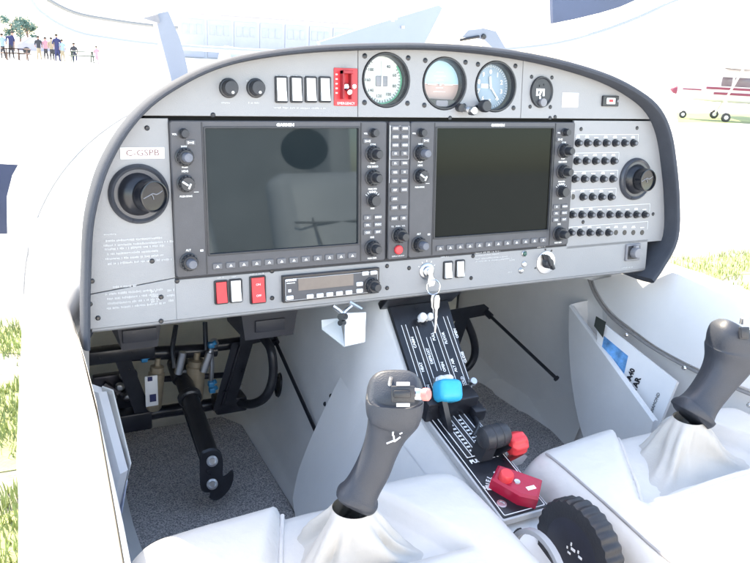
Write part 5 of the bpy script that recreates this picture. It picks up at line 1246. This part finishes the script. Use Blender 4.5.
# boots
def stick(name, base, top, ctr, r0s, label, seed, zf):
    """grip as a loft of ellipses seen along its photo centre line"""
    t = thing('control_stick', label, 'control stick', base, 'control sticks')
    return t
def boot(t, xs, yf, yb, hf, hb, zb, top, rt_, seed):
    m = MB(); rings = []; n = 72
    for k in range(22):
        f = k / 21; e = f ** .62; ring = []
        for a in range(n):
            th = 2 * math.pi * a / n; c, s = math.cos(th), math.sin(th)
            v = (math.copysign(abs(s) ** .5, s) + 1) / 2; hw = hb + (hf - hb) * v
            sq = Vector((xs + hw * math.copysign(abs(c) ** .5, c), yb + (yf - yb) * v, zb)); ci = Vector(top) + Vector((rt_ * c, rt_ * s, 0))
            p = sq.lerp(ci, e); p.z = zb + (top[2] - zb) * (f ** 1.25)
            wr = .006 * math.sin(math.pi * f) * (noise.noise(Vector((c * 1.9 + seed, s * 1.9, f * 1.2))) * 1.6 + .5 * math.sin(5 * th + seed + 2.2 * f))
            wr += .0035 * math.sin(11 * th + f * 6 + seed) * math.sin(math.pi * f)
            o = Vector((c, s, .3)); ring.append(p + o * wr)
        rings.append(ring)
    m.rings(rings, cap0=False, cap1=False); return obj('boot', m, BOOT, t, ang=80)
def ell(c, ux, uy, rx, ry, n=28, ex=2.4): return [c + ux * rx * math.copysign(abs(math.cos(a)) ** (2 / ex), math.cos(a)) + uy * ry * math.copysign(abs(math.sin(a)) ** (2 / ex), math.sin(a)) for a in [i * 2 * math.pi / n for i in range(n)]]
def grip(t, secs):
    """secs: px, py, y-depth, half width in photo px, depth ratio"""
    C_ = [aY(a, b, y) for a, b, y, *_ in secs]; rings = []
    pts = smooth([Vector((s[3], s[4], 0)) for s in secs], 4); cs = smooth(C_, 4); N = len(cs)
    for i, c in enumerate(cs):
        d = (cs[min(i + 1, N - 1)] - cs[max(i - 1, 0)]).normalized(); ux = (CX - d * CX.dot(d)).normalized(); uy = d.cross(ux)
        sc_ = (c - CAM).dot(CZ) / FPX; rx = pts[i].x * sc_; rings.append(ell(c, ux, uy, rx, rx * pts[i].y, ex=3.0))
    m = MB(); m.rings([[sum(rings[0], Vector()) / len(rings[0])]] + rings); return obj('grip', m, GRIP, t, ang=50)
# left stick
bl = Vector((-.205, -.33, 1.26)); ls = thing('control_stick', 'grey control stick of the left seat with trim switch and red button', 'control stick', bl, 'control sticks')
YS = -.335
gl = grip(ls, [(395, 388, YS - .006, 21, .8), (395, 389.5, YS - .003, 26, .85), (395, 394, YS, 28.5, .9), (394.5, 402, YS, 29, .92), (393.5, 411, YS, 28, .95), (391, 420, YS + .002, 24.5, 1), (386, 433, YS + .003, 20, 1.05), (380, 450, YS + .004, 17.5, 1.1), (373, 468, YS + .005, 17.5, 1.1), (365, 483, YS + .006, 17.5, 1.1), (360, 492, YS + .006, 19, 1.1), (358, 496, YS + .006, 21.5, 1.05), (356.5, 500, YS + .006, 21.5, 1.05), (354.5, 504, YS + .006, 19, 1)])
boot(ls, -.205, -.232, -.366, .044, .105, 1.262, aY(353, 507, YS + .006), .022, 1)
def S_(px, py, dy=0): return aY(px, py, YS - .027 + dy)
m = MB(); fr = frame(S_(403, 394, .000), CX, -CY); fr2 = fr
m.box((0, 0, 0), (.0235, .016, .006), .0015, M=fr); sw = obj('trim_switch_base', m, KNOB, gl)
m = MB(); m.box((-.001, .0005, .004), (.017, .0075, .006), .0015, M=fr); obj('trim_rocker', m, BLACK, gl)
m = MB(); m.box((.0, .0102, .0022), (.013, .0034, .001), M=fr); m.box((0, -.0105, .0022), (.013, .0034, .001), M=fr); fr3 = frame(S_(396, 432, .0045), CX + CY * -.25, -CY); 
for a, b in (((.002, .013), (.013, .014)), ((.001, .009), (.006, .0095)), ((.008, .010), (.013, .0105)), ((-.001, .005), (.004, .0058)), ((.006, .0055), (.012, .006)), ((-.002, .001), (.003, .0015)), ((.005, .001), (.011, .002)), ((-.003, -.003), (-.004, -.009)), ((-.004, -.009), (.003, -.006)), ((-.012, -.009), (-.005, -.008)), ((.001, .013), (-.004, -.003)), ((.003, -.003), (.006, -.002))):
    m.tube([fr3 @ Vector((*a, 0)), fr3 @ Vector((*b, 0))], .0009, 5)
obj('white_marking', m, MARK, gl)
m = MB(); q = aY(414, 394, YS - .022); e = (CX * 1 - CZ * .5 + CY * -.03).normalized(); m.cyl(q, q + e * .009, .0072, .006, n=18, b=.001); obj('button_collar', m, CHROME, gl)
m = MB(); m.cyl(q + e * .009, q + e * .017, .0064, n=18, b=.0015); obj('talk_button', m, PINK, gl)
m = MB(); q = aY(390, 380, YS); m.cyl(q - Vector((0, 0, .006)), q + Vector((.001, 0, .003)), .0028, .002, n=12); obj('top_button', m, METAL, gl)
# right stick
br = Vector((.31, -.31, 1.26)); rs = thing('control_stick', 'grey control stick of the right seat leaning away from the trim wheel', 'control stick', br, 'control sticks')
YR = -.315
gr = grip(rs, [(738, 327, YR, 16, .8), (737, 329, YR, 22, .85), (735, 335, YR, 24.5, .9), (734, 344, YR, 25, .92), (732, 352, YR, 25, .95), (727, 364, YR, 21, 1), (720, 376, YR, 18, 1.05), (711, 389, YR, 16.5, 1.1), (702, 401, YR, 16.5, 1.1), (696, 408.5, YR, 18.5, 1.1), (694, 411, YR, 21, 1.05), (692, 414.5, YR, 20.5, 1.05), (690, 417, YR, 18, 1)])
boot(rs, .31, -.232, -.372, .048, .13, 1.262, aY(689, 418, YR), .021, 6)
m = MB(); fr = frame(aY(744, 333, YR - .024), CX, -CY); m.box((0, 0, 0), (.013, .016, .004), .001, M=fr); m.box((0, 0, .002), (.010, .013, .003), .001, M=fr); obj('trim_switch_base', m, KNOB, gr)
m = MB(); fr3 = frame(aY(738, 366, YR - .018), CX + CY * -.6, -CY)
for a, b in (((-.012, -.006), (-.004, -.002)), ((-.004, -.002), (.004, .004)), ((-.002, -.004), (.006, .001)), ((.004, .004), (.008, .008)), ((-.01, -.008), (-.006, -.003))): m.tube([fr3 @ Vector((*a, 0)), fr3 @ Vector((*b, 0))], .001, 5)
obj('white_marking', m, MARK, gr)
m = MB(); q = aY(743, 321, YR); m.cyl(q - Vector((0, 0, .004)), q + Vector((0, 0, .004)), .004, n=12); obj('top_button', m, METAL, gr)
